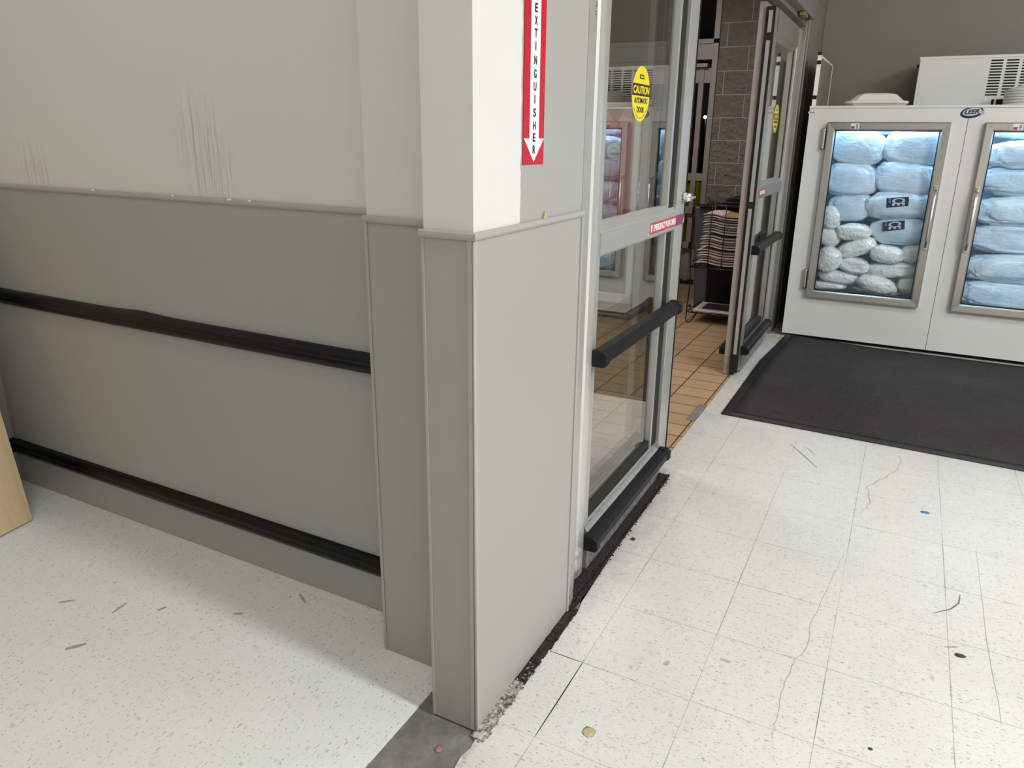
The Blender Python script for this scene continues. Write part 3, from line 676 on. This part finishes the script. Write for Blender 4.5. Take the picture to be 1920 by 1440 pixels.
# folded newspapers, three bundles
def newspaper(x0, x1, y0, y1, z, t, wav, sd, mats=('paper', 'paperd')):
    bm = bmesh.new(); n = 16; m = 5; top = []; bot = []
    for i in range(n + 1):
        u = i / n; rt, rb = [], []
        for j in range(m + 1):
            v = j / m; x = x0 + (x1 - x0) * u; y = y0 + (y1 - y0) * v + .006 * noise.noise(Vector((u * 5, sd, v)))
            zc = z + wav(u) + .004 * noise.noise(Vector((u * 4, v * 2, 0)))
            tt = t * (1 if u > .04 else .45) * (1 if v > .04 else .8)
            rt.append(bm.verts.new((x, y, zc + tt / 2))); rb.append(bm.verts.new((x, y, zc - tt / 2)))
        top.append(rt); bot.append(rb)
    for i in range(n):
        for j in range(m):
            bm.faces.new((top[i][j], top[i + 1][j], top[i + 1][j + 1], top[i][j + 1])).smooth = True
            bm.faces.new((bot[i][j + 1], bot[i + 1][j + 1], bot[i + 1][j], bot[i][j])).smooth = True
        bm.faces.new((bot[i][0], bot[i + 1][0], top[i + 1][0], top[i][0])); bm.faces.new((top[i][m], top[i + 1][m], bot[i + 1][m], bot[i][m]))
    for j in range(m):
        bm.faces.new((bot[0][j + 1], bot[0][j], top[0][j], top[0][j + 1])); bm.faces.new((bot[n][j], bot[n][j + 1], top[n][j + 1], top[n][j]))
    return mk('newspaper', bm, mats[0])
ORD = ['bottom', 'second', 'third', 'fourth', 'fifth', 'sixth', 'seventh', 'eighth', 'ninth', 'topmost']
for bi, (zb, cnt, name_, x0) in enumerate(((.474, 6, 'lowest', -.652), (.601, 5, 'middle', -.645), (.713, 8, 'upper', -.638))):
    for k in range(cnt):
        wav = lambda u: .012 * math.sin(u * 6 + 1.2) - .014 * max(0, .25 - u) * 4
        o = newspaper(x0 + .018 * abs(math.sin(k * 1.9 + bi)) - (.0 if bi else .01), -.262, yf + .012 + .01 * (k % 3), yb - .03, zb + .008 + k * .0188, .0088, wav, bi * 13 + k)
        pos = 'topmost' if k == cnt - 1 else (ORD[k] + (' from the bottom' if k else 'most'))
        if k == cnt - 1 and bi == 2:
            o.data.materials.append(MAT['tan'])
            for p in o.data.polygons:
                c = p.center
                if p.normal.z > .6 and c.x > -.50: p.material_index = 1
        tag(o, 'folded newspaper, %s in the %s bundle on the wire rack' % (pos, name_), 'newspaper', 'folded newspapers in the wire rack')
bm = bmesh.new(); bx(bm, -.650, -.262, yf + .02, yb - .03, .092, .104)
o = mk('newspaper', bm, ['paper', 'photo'], bevel=.003); tag(o, 'single newspaper with dark photo on the bottom shelf of the rack', 'newspaper', 'folded newspapers in the wire rack')
box('front_photo', (-.60, -.30, yf + .09, yb - .08, .1042, .1052), 'photo', o, label='dark printed photo')
# bin behind the rack
bn = thing('storage_bin', (-.55, 5.1, 0), 'slate plastic bin with black front and lid behind the newspaper rack', 'bin')
bm = bmesh.new(); prism(bm, [(-.775, .0), (-.20, .0), (-.20, .86), (-.835, .86)], 'y', 5.02, 5.42); mk('bin_body', bm, 'bin', bn, bevel=.01)
bm = bmesh.new(); prism(bm, [(-.672, .05), (-.24, .05), (-.24, .80), (-.700, .80)], 'y', 5.005, 5.02); mk('bin_front', bm, 'black', bn, label='black front panel')
bm = bmesh.new(); prism(bm, [(-.80, .862), (-.66, .875), (-.60, .905), (-.55, .945), (-.20, .965), (-.20, .862)], 'y', 4.98, 5.44); mk('bin_lid', bm, 'black', bn, bevel=.006, label='black sloping lid')

# ------------------------------------------------------------------ ice freezer
F = 4.40; FB = 5.24; TOP = 1.6245; XL = .054; XR = 1.98
fz = thing('ice_freezer', (1.0, 4.8, 0), 'white two-door ice freezer standing by the entrance mat', 'freezer')
D1 = (.185, .912); D2 = (1.100, 1.825); Z0, Z1 = .322, 1.522
bm = bmesh.new()
for d in ((XL, XL + .04, F + .02, FB, .03, TOP), (XR - .04, XR, F + .02, FB, .03, TOP), (XL + .04, XR - .04, FB - .04, FB, .03, TOP), (XL + .04, XR - .04, F + .02, FB - .04, TOP - .05, TOP), (XL + .04, XR - .04, F + .02, FB - .04, .03, .24)): bx(bm, *d)
for d in ((XL, D1[0] + .03, F, F + .02, .03, TOP - .014), (D1[1] - .03, 1.0005, F, F + .02, .03, TOP - .014), (1.0035, D2[0] + .03, F, F + .02, .03, TOP - .014), (D2[1] - .03, XR, F, F + .02, .03, TOP - .014)): bx(bm, *d)
for a, b in (D1, D2):
    bx(bm, a + .03, b - .03, F, F + .02, .03, Z0 + .03); bx(bm, a + .03, b - .03, F, F + .02, Z1 - .03, TOP - .014)
mk('cabinet', bm, 'freezer', fz)
box('top_lip', (XL - .002, XR + .002, F - .006, F + .03, TOP - .014, TOP + .002), 'freezer', fz, bevel=.002)
box('base', (XL + .05, XR - .05, F + .05, FB - .03, 0, .03), 'dark', fz)  # black block drawn for the shade in the gap under the cabinet
boxes('liner', [(XL + .041, XR - .041, FB - .045, FB - .04, .24, TOP - .05)], 'inside', fz)
box('seam_strip', (1.0005, 1.0035, F + .004, F + .02, .03, TOP - .014), 'dark', fz)
def fdoor(a, b, hinge_left):
    fw, pr = .052, .040
    bm = bmesh.new()
    yo, yi = F - pr, F - .002
    # mitred frame with a raised flat and a bevel to the pane
    def ring(x0, x1, z0, z1, y): return [(x0, y, z0), (x1, y, z0), (x1, y, z1), (x0, y, z1)]
    R_ = [ring(a, b, Z0, Z1, yi), ring(a, b, Z0, Z1, yo + .006), ring(a + .006, b - .006, Z0 + .006, Z1 - .006, yo), ring(a + fw - .008, b - fw + .008, Z0 + fw - .008, Z1 - fw + .008, yo + .002), ring(a + fw, b - fw, Z0 + fw, Z1 - fw, yo + .012), ring(a + fw, b - fw, Z0 + fw, Z1 - fw, yi)]
    V = [[bm.verts.new(p) for p in r] for r in R_]
    for i in range(len(V) - 1):
        for k in range(4): bm.faces.new((V[i][k], V[i][(k + 1) % 4], V[i + 1][(k + 1) % 4], V[i + 1][k]))
    for k in range(4): bm.faces.new((V[-1][k], V[-1][(k + 1) % 4], V[0][(k + 1) % 4], V[0][k]))
    fr = mk('door_frame', bm, 'steel', fz, label='brushed steel door frame')
    g = fw + .006
    boxes('pane_gasket', [(a + fw, a + g, yo + .014, yi, Z0 + fw, Z1 - fw), (b - g, b - fw, yo + .014, yi, Z0 + fw, Z1 - fw), (a + g, b - g, yo + .014, yi, Z0 + fw, Z0 + g), (a + g, b - g, yo + .014, yi, Z1 - g, Z1 - fw)], 'gasket', fr)
    box('glass_pane', (a + g, b - g, yo + .018, yo + .023, Z0 + g, Z1 - g), 'fglass', fr)
    hx = b - .022 if hinge_left else a + .022
    bm = bmesh.new(); tube(bm, [(hx, yo, 1.115), (hx, yo - .022, 1.105), (hx, yo - .034, 1.07), (hx, yo - .034, .78), (hx, yo - .022, .745), (hx, yo, .735)], .0085, 10); mk('handle', bm, 'steel', fr, label='tubular steel handle')
    for z in (1.118, .732): box('handle_mount', (hx - .013, hx + .013, yo - .008, yo, z - .018, z + .018), 'steel', fr, bevel=.003)
    hxx = (a - .035, a - .001) if hinge_left else (b + .001, b + .035)
    for z in (1.413, .448):
        bm = bmesh.new(); tube(bm, [(sum(hxx) / 2, F - .016, z - .070), (sum(hxx) / 2, F - .016, z - .060), (sum(hxx) / 2, F - .016, z + .060), (sum(hxx) / 2, F - .016, z + .070)], .0155, 12); mk('hinge', bm, 'steel', fr, label='steel hinge')
    sx = a + .145
    bm = bmesh.new(); bx(bm, sx, sx + .052, yo - .0008, yo, Z1 - .045, Z1 - .008); s_ = mk('warning_sticker', bm, 'white', fr, label='small white and red warning sticker')
    bm = bmesh.new(); bx(bm, sx + .002, sx + .025, yo - .0012, yo - .0008, Z1 - .043, Z1 - .026); mk('red_print', bm, 'stred', s_, label='red print')
    bm = bmesh.new()
    for q_ in range(4): bx(bm, sx + .032, sx + .046, yo - .0012, yo - .0008, Z1 - .040 + q_ * .007, Z1 - .036 + q_ * .007)
    mk('black_print', bm, 'ink', s_)
fdoor(D1[0], D1[1], True); fdoor(D2[0], D2[1], False)
# logo between the doors
bm = bmesh.new(); prism(bm, ellipse_pts(1.015, 1.582, .063, .034, .16), 'y', F - .0012, F - .0001); lg = mk('logo_badge', bm, 'navy', fz, label='navy oval badge reading LEER')
bm = bmesh.new(); prism(bm, ellipse_pts(1.016, 1.585, .052, .023, .16), 'y', F - .0018, F - .0012); mk('badge_field', bm, 'pale', lg, label='pale oval field')
bm = bmesh.new(); text_verts(bm, 'LEER', (1.013, F - .0021, 1.586), .082, .026, FACE_Y, .04, rot=.08, shear=.3); mk('badge_lettering', bm, 'navy', lg)
bm = bmesh.new(); bx(bm, 1.062, 1.082, F - .0026, F - .0018, 1.570, 1.592); mk('price_tag', bm, 'pink', lg, label='small faded pink tag')
bm = bmesh.new(); bx(bm, .048, .100, F - .0008, F, 1.578, 1.590); s_ = mk('plate_sticker', bm, 'white', fz, label='small white rating sticker')
bm = bmesh.new()
for q_ in range(3): bx(bm, .052 + .003 * q_, .094 - .004 * q_, F - .0012, F - .0008, 1.580 + .0033 * q_, 1.5818 + .0033 * q_)
mk('print_lines', bm, 'ink', s_)
# interior light of the freezer (LED strips behind the door posts)
area('freezer_led', (.55, F + .075, TOP - .065), .62, .06, 6.0, (.50, .76, 1.0), (.55, F + .20, .6))
area('freezer_led', (1.46, F + .075, TOP - .065), .66, .06, 9.0, (.55, .80, 1.0), (1.46, F + .20, .6))

# condensing unit on top
cu = thing('compressor_unit', (1.4, 5.0, TOP), 'white louvred compressor housing on top of the ice freezer', 'compressor')
CY = 4.86
bm = bmesh.new(); bx(bm, .672, 1.95, CY, 5.235, TOP + .006, 1.945); mk('housing', bm, 'freezer', cu, bevel=.004)
box('housing_lip', (.668, 1.954, CY - .004, 5.236, 1.938, 1.956), 'freezer', cu, bevel=.003)
bm = bmesh.new()
for c_ in range(6):
    for r_ in range(13):
        x0 = 1.092 + c_ * .089; z = 1.922 - r_ * .0178
        prism(bm, [(x0, z - .0045), (x0 + .004, z - .006), (x0 + .066, z - .006), (x0 + .070, z - .0045), (x0 + .070, z + .001), (x0 + .066, z + .003), (x0 + .004, z + .003), (x0, z + .001)], 'y', CY - .0014, CY - .0004)
mk('louvre_slot_shade', bm, 'dark', cu, label='rows of black strips for the shade inside the louvre slots')  # flat black strips on a closed housing, painted shade of open slots
box('access_opening_shade', (1.135, 1.205, CY - .0012, CY - .0004, TOP + .006, 1.678), 'dark', cu); box('pipe', (1.150, 1.162, CY - .006, CY - .001, TOP + .006, 1.678), 'steel', cu)  # black sheet paints the darkness inside the opening
bm = bmesh.new(); bmesh.ops.create_cube(bm, size=.02, matrix=Matrix.Translation((.668, CY + .03, 1.90))); mk('latch', bm, 'dark', cu)
# foam lids
lt = thing('foam_tray', (.45, 4.56, TOP), 'white octagonal foam tray lying on the left of the freezer top', 'tray')
bm = bmesh.new()
def octo(rx, ry, z): return [bm.verts.new((.452 + rx * cx_, 4.60 + ry * cy_, z)) for cx_, cy_ in ((-1, -.45), (-.72, -1), (.72, -1), (1, -.45), (1, .45), (.72, 1), (-.72, 1), (-1, .45))]
L = [octo(.17, .12, TOP + .003), octo(.180, .13, TOP + .014), octo(.195, .145, TOP + .022), octo(.195, .145, TOP + .034), octo(.165, .12, TOP + .038), octo(.118, .085, TOP + .078), octo(.075, .06, TOP + .086)]
bm.faces.new(list(reversed(L[0]))); bm.faces.new(L[-1])
for i in range(len(L) - 1):
    for k in range(8): bm.faces.new((L[i][k], L[i][(k + 1) % 8], L[i + 1][(k + 1) % 8], L[i + 1][k]))
mk('tray_shell', bm, 'foam', lt, bevel=.003)
for k in range(6):
    bm = bmesh.new(); z = TOP + .003 + k * .0165
    pr = [(.150, z), (.166, z + .001), (.169, z + .006), (.167, z + .0155)]
    if k == 5: pr += [(.130, z + .022), (.095, z + .036), (.05, z + .046), (.01, z + .048)]
    else: pr += [(.12, z + .0158)]
    lathe(bm, pr, 1.352, 4.62, 40)
    o = mk('foam_plate', bm, 'foam', smooth=False)
    pos = 'topmost with a domed top' if k == 5 else ('bottommost' if k == 0 else ORD[k] + ' from the bottom')
    tag(o, 'round white foam plate, %s of the stack on the freezer' % pos, 'plate', 'stack of round foam plates on the freezer')
# framed panel standing at the left end of the freezer top
fp = thing('framed_panel', (.065, 4.9, TOP), 'upright grey panel with white edge on the left end of freezer top', 'panel')
bm = bmesh.new(); bx(bm, .060, .078, 4.47, 5.22, TOP + .004, 1.935); mk('panel_sheet', bm, 'cab', fp)
bm = bmesh.new(); bx(bm, .056, .082, 4.455, 4.472, TOP + .004, 1.966); mk('front_edge', bm, 'white', fp, label='white front edge')
for z0, z1 in ((1.953, 1.970), (1.895, 1.918), (1.672, 1.696)): box('tape_band', (.0555, .0825, 4.450, 4.456, z0, z1), 'black', fp, label='black tape band')
boxes('top_edge', [(.056, .082, 4.472, 5.225, 1.935, 1.950), (.056, .082, 5.21, 5.225, TOP + .004, 1.935)], 'white', fp, label='thin white rim')

# ice bags
def bag(cx, cz, w_, h_, rot, yd, dep, mat_, sd, label, cat='ice bag', group='bags of ice behind the left freezer door', rough_=.10, lvl=4, e=.72):
    bm = bmesh.new(); bmesh.ops.create_icosphere(bm, subdivisions=lvl, radius=1.0)
    ca, sa = math.cos(rot), math.sin(rot)
    for v in bm.verts:
        p = v.co.copy()
        q_ = Vector([math.copysign(abs(c) ** e, c) for c in p])
        q_ *= 1 / max(.8, (abs(q_.x) ** 3 + abs(q_.y) ** 3 + abs(q_.z) ** 3) ** (1 / 3))
        n_ = noise.fractal(p * 1.6 + Vector((sd * 3.1, sd, 0)), .8, 2.1, 4)
        n2 = noise.noise(p * 7 + Vector((sd, 0, sd)))
        q_ = q_ * (1 + rough_ * n_ + .022 * n2)
        x, y, z = q_.x * w_ / 2, q_.y * dep / 2, q_.z * h_ / 2
        z *= 1 - .22 * abs(q_.x) ** 3
        v.co = Vector((cx + x * ca - z * sa, F + yd + y, cz + x * sa + z * ca))
    o = mk('ice_bag', bm, mat_, smooth=True)
    tag(o, label, cat, group); return o
# px-free placement in metres on the freezer front plane (x, z)
BL = [
 (.320, .392, .25, .070, .03, .16, .14, 'ice', 'flattened ice bag in the bottom left corner behind left freezer door'),
 (.64, .382, .34, .045, -.03, .19, .14, 'ice', 'mostly hidden ice bag lying at the bottom middle behind left freezer door'),
 (.375, .462, .29, .100, -.06, .15, .16, 'ice', 'long ice bag second up from bottom left behind left freezer door'),
 (.630, .440, .27, .115, -.20, .10, .14, 'ice', 'plump ice bag lying low at centre behind left freezer door'),
 (.825, .450, .13, .13, .1, .15, .14, 'ice', 'ice bag pressed in the bottom right corner behind left freezer door'),
 (.300, .585, .17, .185, -.35, .10, .14, 'ice', 'upright leaning ice bag at the left edge, third up'),
 (.470, .555, .21, .115, -.12, .12, .14, 'ice', 'small round ice bag left of centre in the third row'),
 (.715, .545, .33, .115, .08, .13, .15, 'ice', 'long ice bag right of centre in the third row'),
 (.665, .655, .22, .125, -.10, .085, .13, 'ice', 'bright oval ice bag at the centre of the fourth row'),
 (.470, .680, .27, .125, .38, .12, .15, 'ice', 'ice bag tilted up to the right in the fourth row'),
 (.830, .665, .17, .13, .20, .13, .14, 'ice', 'ice bag at the right edge of the fourth row'),
 (.280, .745, .16, .145, -.2, .14, .15, 'ice', 'small ice bag at the left edge under the sagging one'),
 (.435, .790, .24, .120, .04, .11, .14, 'ice', 'ice bag with pink print left of centre'),
 (.275, .880, .13, .17, .1, .12, .14, 'ice', 'narrow upright ice bag at the left edge by printed bag'),
 (.720, .815, .37, .195, .02, .135, .16, 'iceb', 'frosted ice bag carrying the lower ICE label'),
 (.690, .985, .44, .200, .03, .125, .16, 'iceb', 'frosted ice bag carrying the upper ICE label'),
 (.390, .955, .30, .215, .10, .15, .16, 'iceb', 'large rounded ice bag left of the ICE labels'),
 (.365, 1.145, .37, .245, -.06, .14, .16, 'iceb', 'smooth blue ice bag at left in the upper half'),
 (.705, 1.160, .41, .245, -.08, .13, .16, 'iceb', 'smooth blue ice bag at right in the upper half'),
 (.380, 1.365, .38, .250, -.08, .14, .16, 'iceb', 'pale blue frosted ice bag at upper left'),
 (.730, 1.370, .39, .250, .03, .135, .16, 'iceb', 'pale blue frosted ice bag at upper right'),
 (.540, 1.495, .66, .110, .0, .165, .15, 'iceb', 'wide ice bag along the very top behind left freezer door'),
]
for i, b in enumerate(BL): bag(*b[:8], i + 1, b[8], e=.44 if b[7] == 'iceb' else .68)
BR = [(1.47, 1.480, .70, .13, 0, .165, .17), (1.47, 1.335, .74, .185, .02, .13, .18), (1.46, 1.165, .75, .19, -.02, .14, .18), (1.47, .985, .74, .20, .02, .13, .18), (1.46, .800, .75, .20, -.02, .14, .18), (1.47, .615, .74, .20, .02, .13, .18), (1.46, .435, .75, .19, -.02, .135, .18)]
RO = ['topmost', 'second from the top', 'third from the top', 'fourth from the top', 'third from the bottom', 'second from the bottom', 'bottommost']
for i, b in enumerate(BR): bag(*b, 'iceb', 50 + i, 'large frosted ice bag, %s in the stack behind right freezer door' % RO[i], group='frosted ice bags behind the right freezer door', rough_=.10, lvl=5, e=.42)
# packed ice filling the rest of the cabinet
for i, (cx_, w_) in enumerate(((.53, .72), (1.46, .74))):
    pk = bag(cx_, .90, w_ - .06, 1.20, 0, .47, .34, 'iceb', 80 + i, 'packed frosted ice filling the cabinet behind the %s door bags' % ('left' if i == 0 else 'right'), 'ice', 'packed ice', .05)
    pk['kind'] = 'stuff'
def icelabel(cx, cz, rot, nm, parent_label):
    bm = bmesh.new(); w2, h2 = .067, .033
    P = [(-w2, -h2), (w2 * .98, -h2 * .8), (w2, h2), (-w2 * 1.0, h2 * .95)]
    P = [(cx + u * math.cos(rot) - v * math.sin(rot), cz + u * math.sin(rot) + v * math.cos(rot)) for u, v in P]
    yy = min(v.co.y for o_ in bpy.data.objects if o_.name.startswith('ice_bag') for v in o_.data.vertices if abs(v.co.x - cx) < .075 and abs(v.co.z - cz) < .042) - .002
    prism(bm, P, 'y', yy, yy + .001)
    o = mk('ice_label', bm, 'navy'); tag(o, nm, 'label')
    bm = bmesh.new(); text_verts(bm, 'CE', (cx + .006, yy - .0005, cz + .004), .050, .078, FACE_Y, .03, rot=rot - math.pi / 2);
    mk('lettering', bm, 'pale', o, label='pale sideways letters'); bm = bmesh.new(); text_verts(bm, 'ICE', (cx - .050, yy - .0005, cz + .010), .030, .012, FACE_Y, .0, rot=rot - math.pi / 2); mk('small_print', bm, 'pale', o)
icelabel(.682, 1.010, .10, 'upper navy ICE label on the frosted bags, left freezer door', '')
icelabel(.682, .852, .14, 'lower navy ICE label on the frosted bags, left freezer door', '')

# ------------------------------------------------------------------ entrance mat
fm = thing('floor_mat', (.9, 3.4, 0), 'dark grey carpet entrance mat with black rubber border', 'mat')
def matz(x, y):
    # the back left corner rides up against the freezer
    k = max(0, (y - 3.9) / .46); return .010 + .022 * k * k * max(0, 1 - abs(x - .12) / .55)
def matx(y): # left edge drifts to the right towards the freezer
    return .030 + .0 * y + (.055 * max(0, (y - 3.6) / .75) ** 1.3)
def mgrid(bm, x0f, x1f, y0, y1, nx, ny, dz, mi=0):
    V = []
    for j in range(ny + 1):
        y = y0 + (y1 - y0) * j / ny; row = []
        for i in range(nx + 1):
            x = x0f(y) + (x1f(y) - x0f(y)) * i / nx; row.append(bm.verts.new((x, y - .038 * (x - .03) * (1 - (y - 2.52) / 1.84), matz(x, y) + dz)))
        V.append(row)
    for j in range(ny):
        for i in range(nx): bm.faces.new((V[j][i], V[j][i + 1], V[j + 1][i + 1], V[j + 1][i])).smooth = True
    per = V[0] + [r[-1] for r in V[1:]] + list(reversed(V[-1][:-1])) + [r[0] for r in reversed(V[1:-1])]
    low = [bm.verts.new((v.co.x, v.co.y, .0008)) for v in per]
    for k in range(len(per)): bm.faces.new((per[k], low[k], low[(k + 1) % len(per)], per[(k + 1) % len(per)]))
bm = bmesh.new(); mgrid(bm, lambda y: matx(y), lambda y: 2.9, 2.521, 4.36, 30, 24, -.004); mk('rubber_border', bm, 'matedge', fm, label='black rubber border')
bm = bmesh.new(); mgrid(bm, lambda y: matx(y) + .048, lambda y: 2.85, 2.575, 4.358, 40, 24, 0.0); mk('carpet', bm, 'mat', fm)

# ------------------------------------------------------------------ marks and debris on the floor
def ribbon(name, pts, w_, mat_, label, cat, parent=None):
    bm = bmesh.new(); P = [Vector((x, y, .0)) for x, y in pts]; out = []
    for i in range(len(P) - 1):   # subdivide with jitter
        for k in range(4):
            u = k / 4; q_ = P[i].lerp(P[i + 1], u); j = w_ * 1.2 if 'crack' in name else 0
            out.append(q_ + Vector((random.uniform(-j, j), random.uniform(-j, j), 0)))
    out.append(P[-1]); A, B = [], []
    for i, p in enumerate(out):
        d = (out[min(i + 1, len(out) - 1)] - out[max(i - 1, 0)]).normalized(); nn = Vector((-d.y, d.x, 0)); ww = w_ * (.35 + .65 * math.sin(math.pi * (i + .5) / len(out))) / 2
        A.append((p + nn * ww)); B.append((p - nn * ww))
    for i in range(len(out) - 1):
        q_ = [bm.verts.new((v.x, v.y, z)) for z in (.0001, .0005) for v in (A[i], A[i + 1], B[i + 1], B[i])]
        for idx in ((4, 5, 6, 7), (0, 3, 2, 1), (0, 1, 5, 4), (1, 2, 6, 5), (2, 3, 7, 6), (3, 0, 4, 7)): bm.faces.new([q_[k] for k in idx])
    o = mk(name, bm, mat_, floor); return o
ribbon('crack', [(.737, 1.362), (.717, 1.185), (.692, .951), (.679, .853), (.685, .731), (.676, .70), (.659, .664), (.657, .602), (.648, .526), (.649, .449), (.649, .377), (.652, .329)], .0022, 'crack', '', '')
ribbon('crack', [(.893, 2.389), (.899, 2.304), (.87, 2.179), (.84, 2.101), (.802, 2.02), (.774, 1.947), (.794, 1.847), (.79, 1.767), (.763, 1.692)], .004, 'crack', '', '')
ribbon('scuff_mark', [(.419, 2.28), (.50, 2.16), (.564, 2.058)], .0045, 'scuff', '', ''); ribbon('scuff_mark', [(.487, 2.281), (.538, 2.21)], .003, 'scuff', '', '')
ribbon('scuff_mark', [(1.091, 1.251), (1.085, 1.195), (1.06, 1.145), (1.01, 1.095)], .0045, 'scuff', '', ''); ribbon('scuff_mark', [(1.037, .928), (1.060, .94), (1.075, .949)], .0035, 'scuff', '', '')
ribbon('scratch', [(1.155, 1.601), (1.153, 1.235), (1.15, 1.025), (1.154, .848), (1.159, .737), (1.158, .653)], .0018, 'crack', '', '')
ribbon('tile_gap', [(.134, .058), (.1345, .21), (.134, .36)], .0030, 'ink', '', ''); ribbon('tile_gap', [(.032, .3605), (.134, .360)], .0022, 'ink', '', '')
ribbon('scuff_mark', [(-1.185, -.295), (-1.170, -.274), (-1.153, -.250)], .016, 'scuff2', '', ''); ribbon('scuff_mark', [(-1.221, -.126), (-1.226, -.095), (-1.229, -.069)], .010, 'scuff2', '', '')
ribbon('scuff_mark', [(-1.415, -.171), (-1.40, -.155), (-1.385, -.139)], .010, 'scuff2', '', ''); ribbon('scuff_mark', [(-1.111, -.051), (-1.103, -.025)], .012, 'scuff2', '', '')
ribbon('scuff_mark', [(-.790, .225), (-.742, .198)], .010, 'scuff2', '', ''); ribbon('scuff_mark', [(-.895, .050), (-.870, .065)], .010, 'scuff2', '', '')
ribbon('scuff_mark', [(.339, .46), (.347, .482)], .014, 'scuff2', '', ''); ribbon('scuff_mark', [(.471, .562), (.501, .561)], .012, 'scuff2', '', '')
def blob(name, x, y, r, h, mat_, label, cat, sq=1.0, sd=1, group=None):
    bm = bmesh.new(); bmesh.ops.create_icosphere(bm, subdivisions=2, radius=1)
    for v in bm.verts:
        k = 1 + .45 * noise.noise(v.co * 2.2 + Vector((sd, sd, 0))); v.co = Vector((x + v.co.x * r * k * sq, y + v.co.y * r * k, h / 2 + v.co.z * h / 2 * .98))
    o = mk(name, bm, mat_, smooth=True); tag(o, label, cat, group); return o
blob('pebble', .041, 1.062, .008, .009, 'crumb', 'dark pebble on the cream tiles beside the near door leaf', 'debris')
blob('glue_blot', .245, .132, .017, .0012, 'glue', 'yellow blot of old glue on the tile right of the pillar foot', 'stain', 1.0, 4)
blob('paper_scrap', .994, 1.824, .012, .0015, 'bluescrap', 'tiny blue scrap on the cream tiles in front of the mat', 'debris', 1.3, 2)
blob('paint_fleck', -.561, .20, .006, .002, 'chip', 'white paint fleck on the floor left of the stepped wall', 'debris', 1, 5)
blob('plaster_crumb', 1.077, .905, .009, .004, 'crumb', 'dark crumb on the cream tiles below the short scuff', 'debris', 1.6, 8)
blob('gum_spot', .868, .409, .005, .002, 'crumb', 'dark gum spot on the cream tiles near the bottom edge', 'debris', 1, 3)
blob('red_stain', -.055, -.087, .012, .0045, 'redspot', 'faint red spot on the bare grey strip before the pillar', 'stain', .8, 6).location.z = -.0055
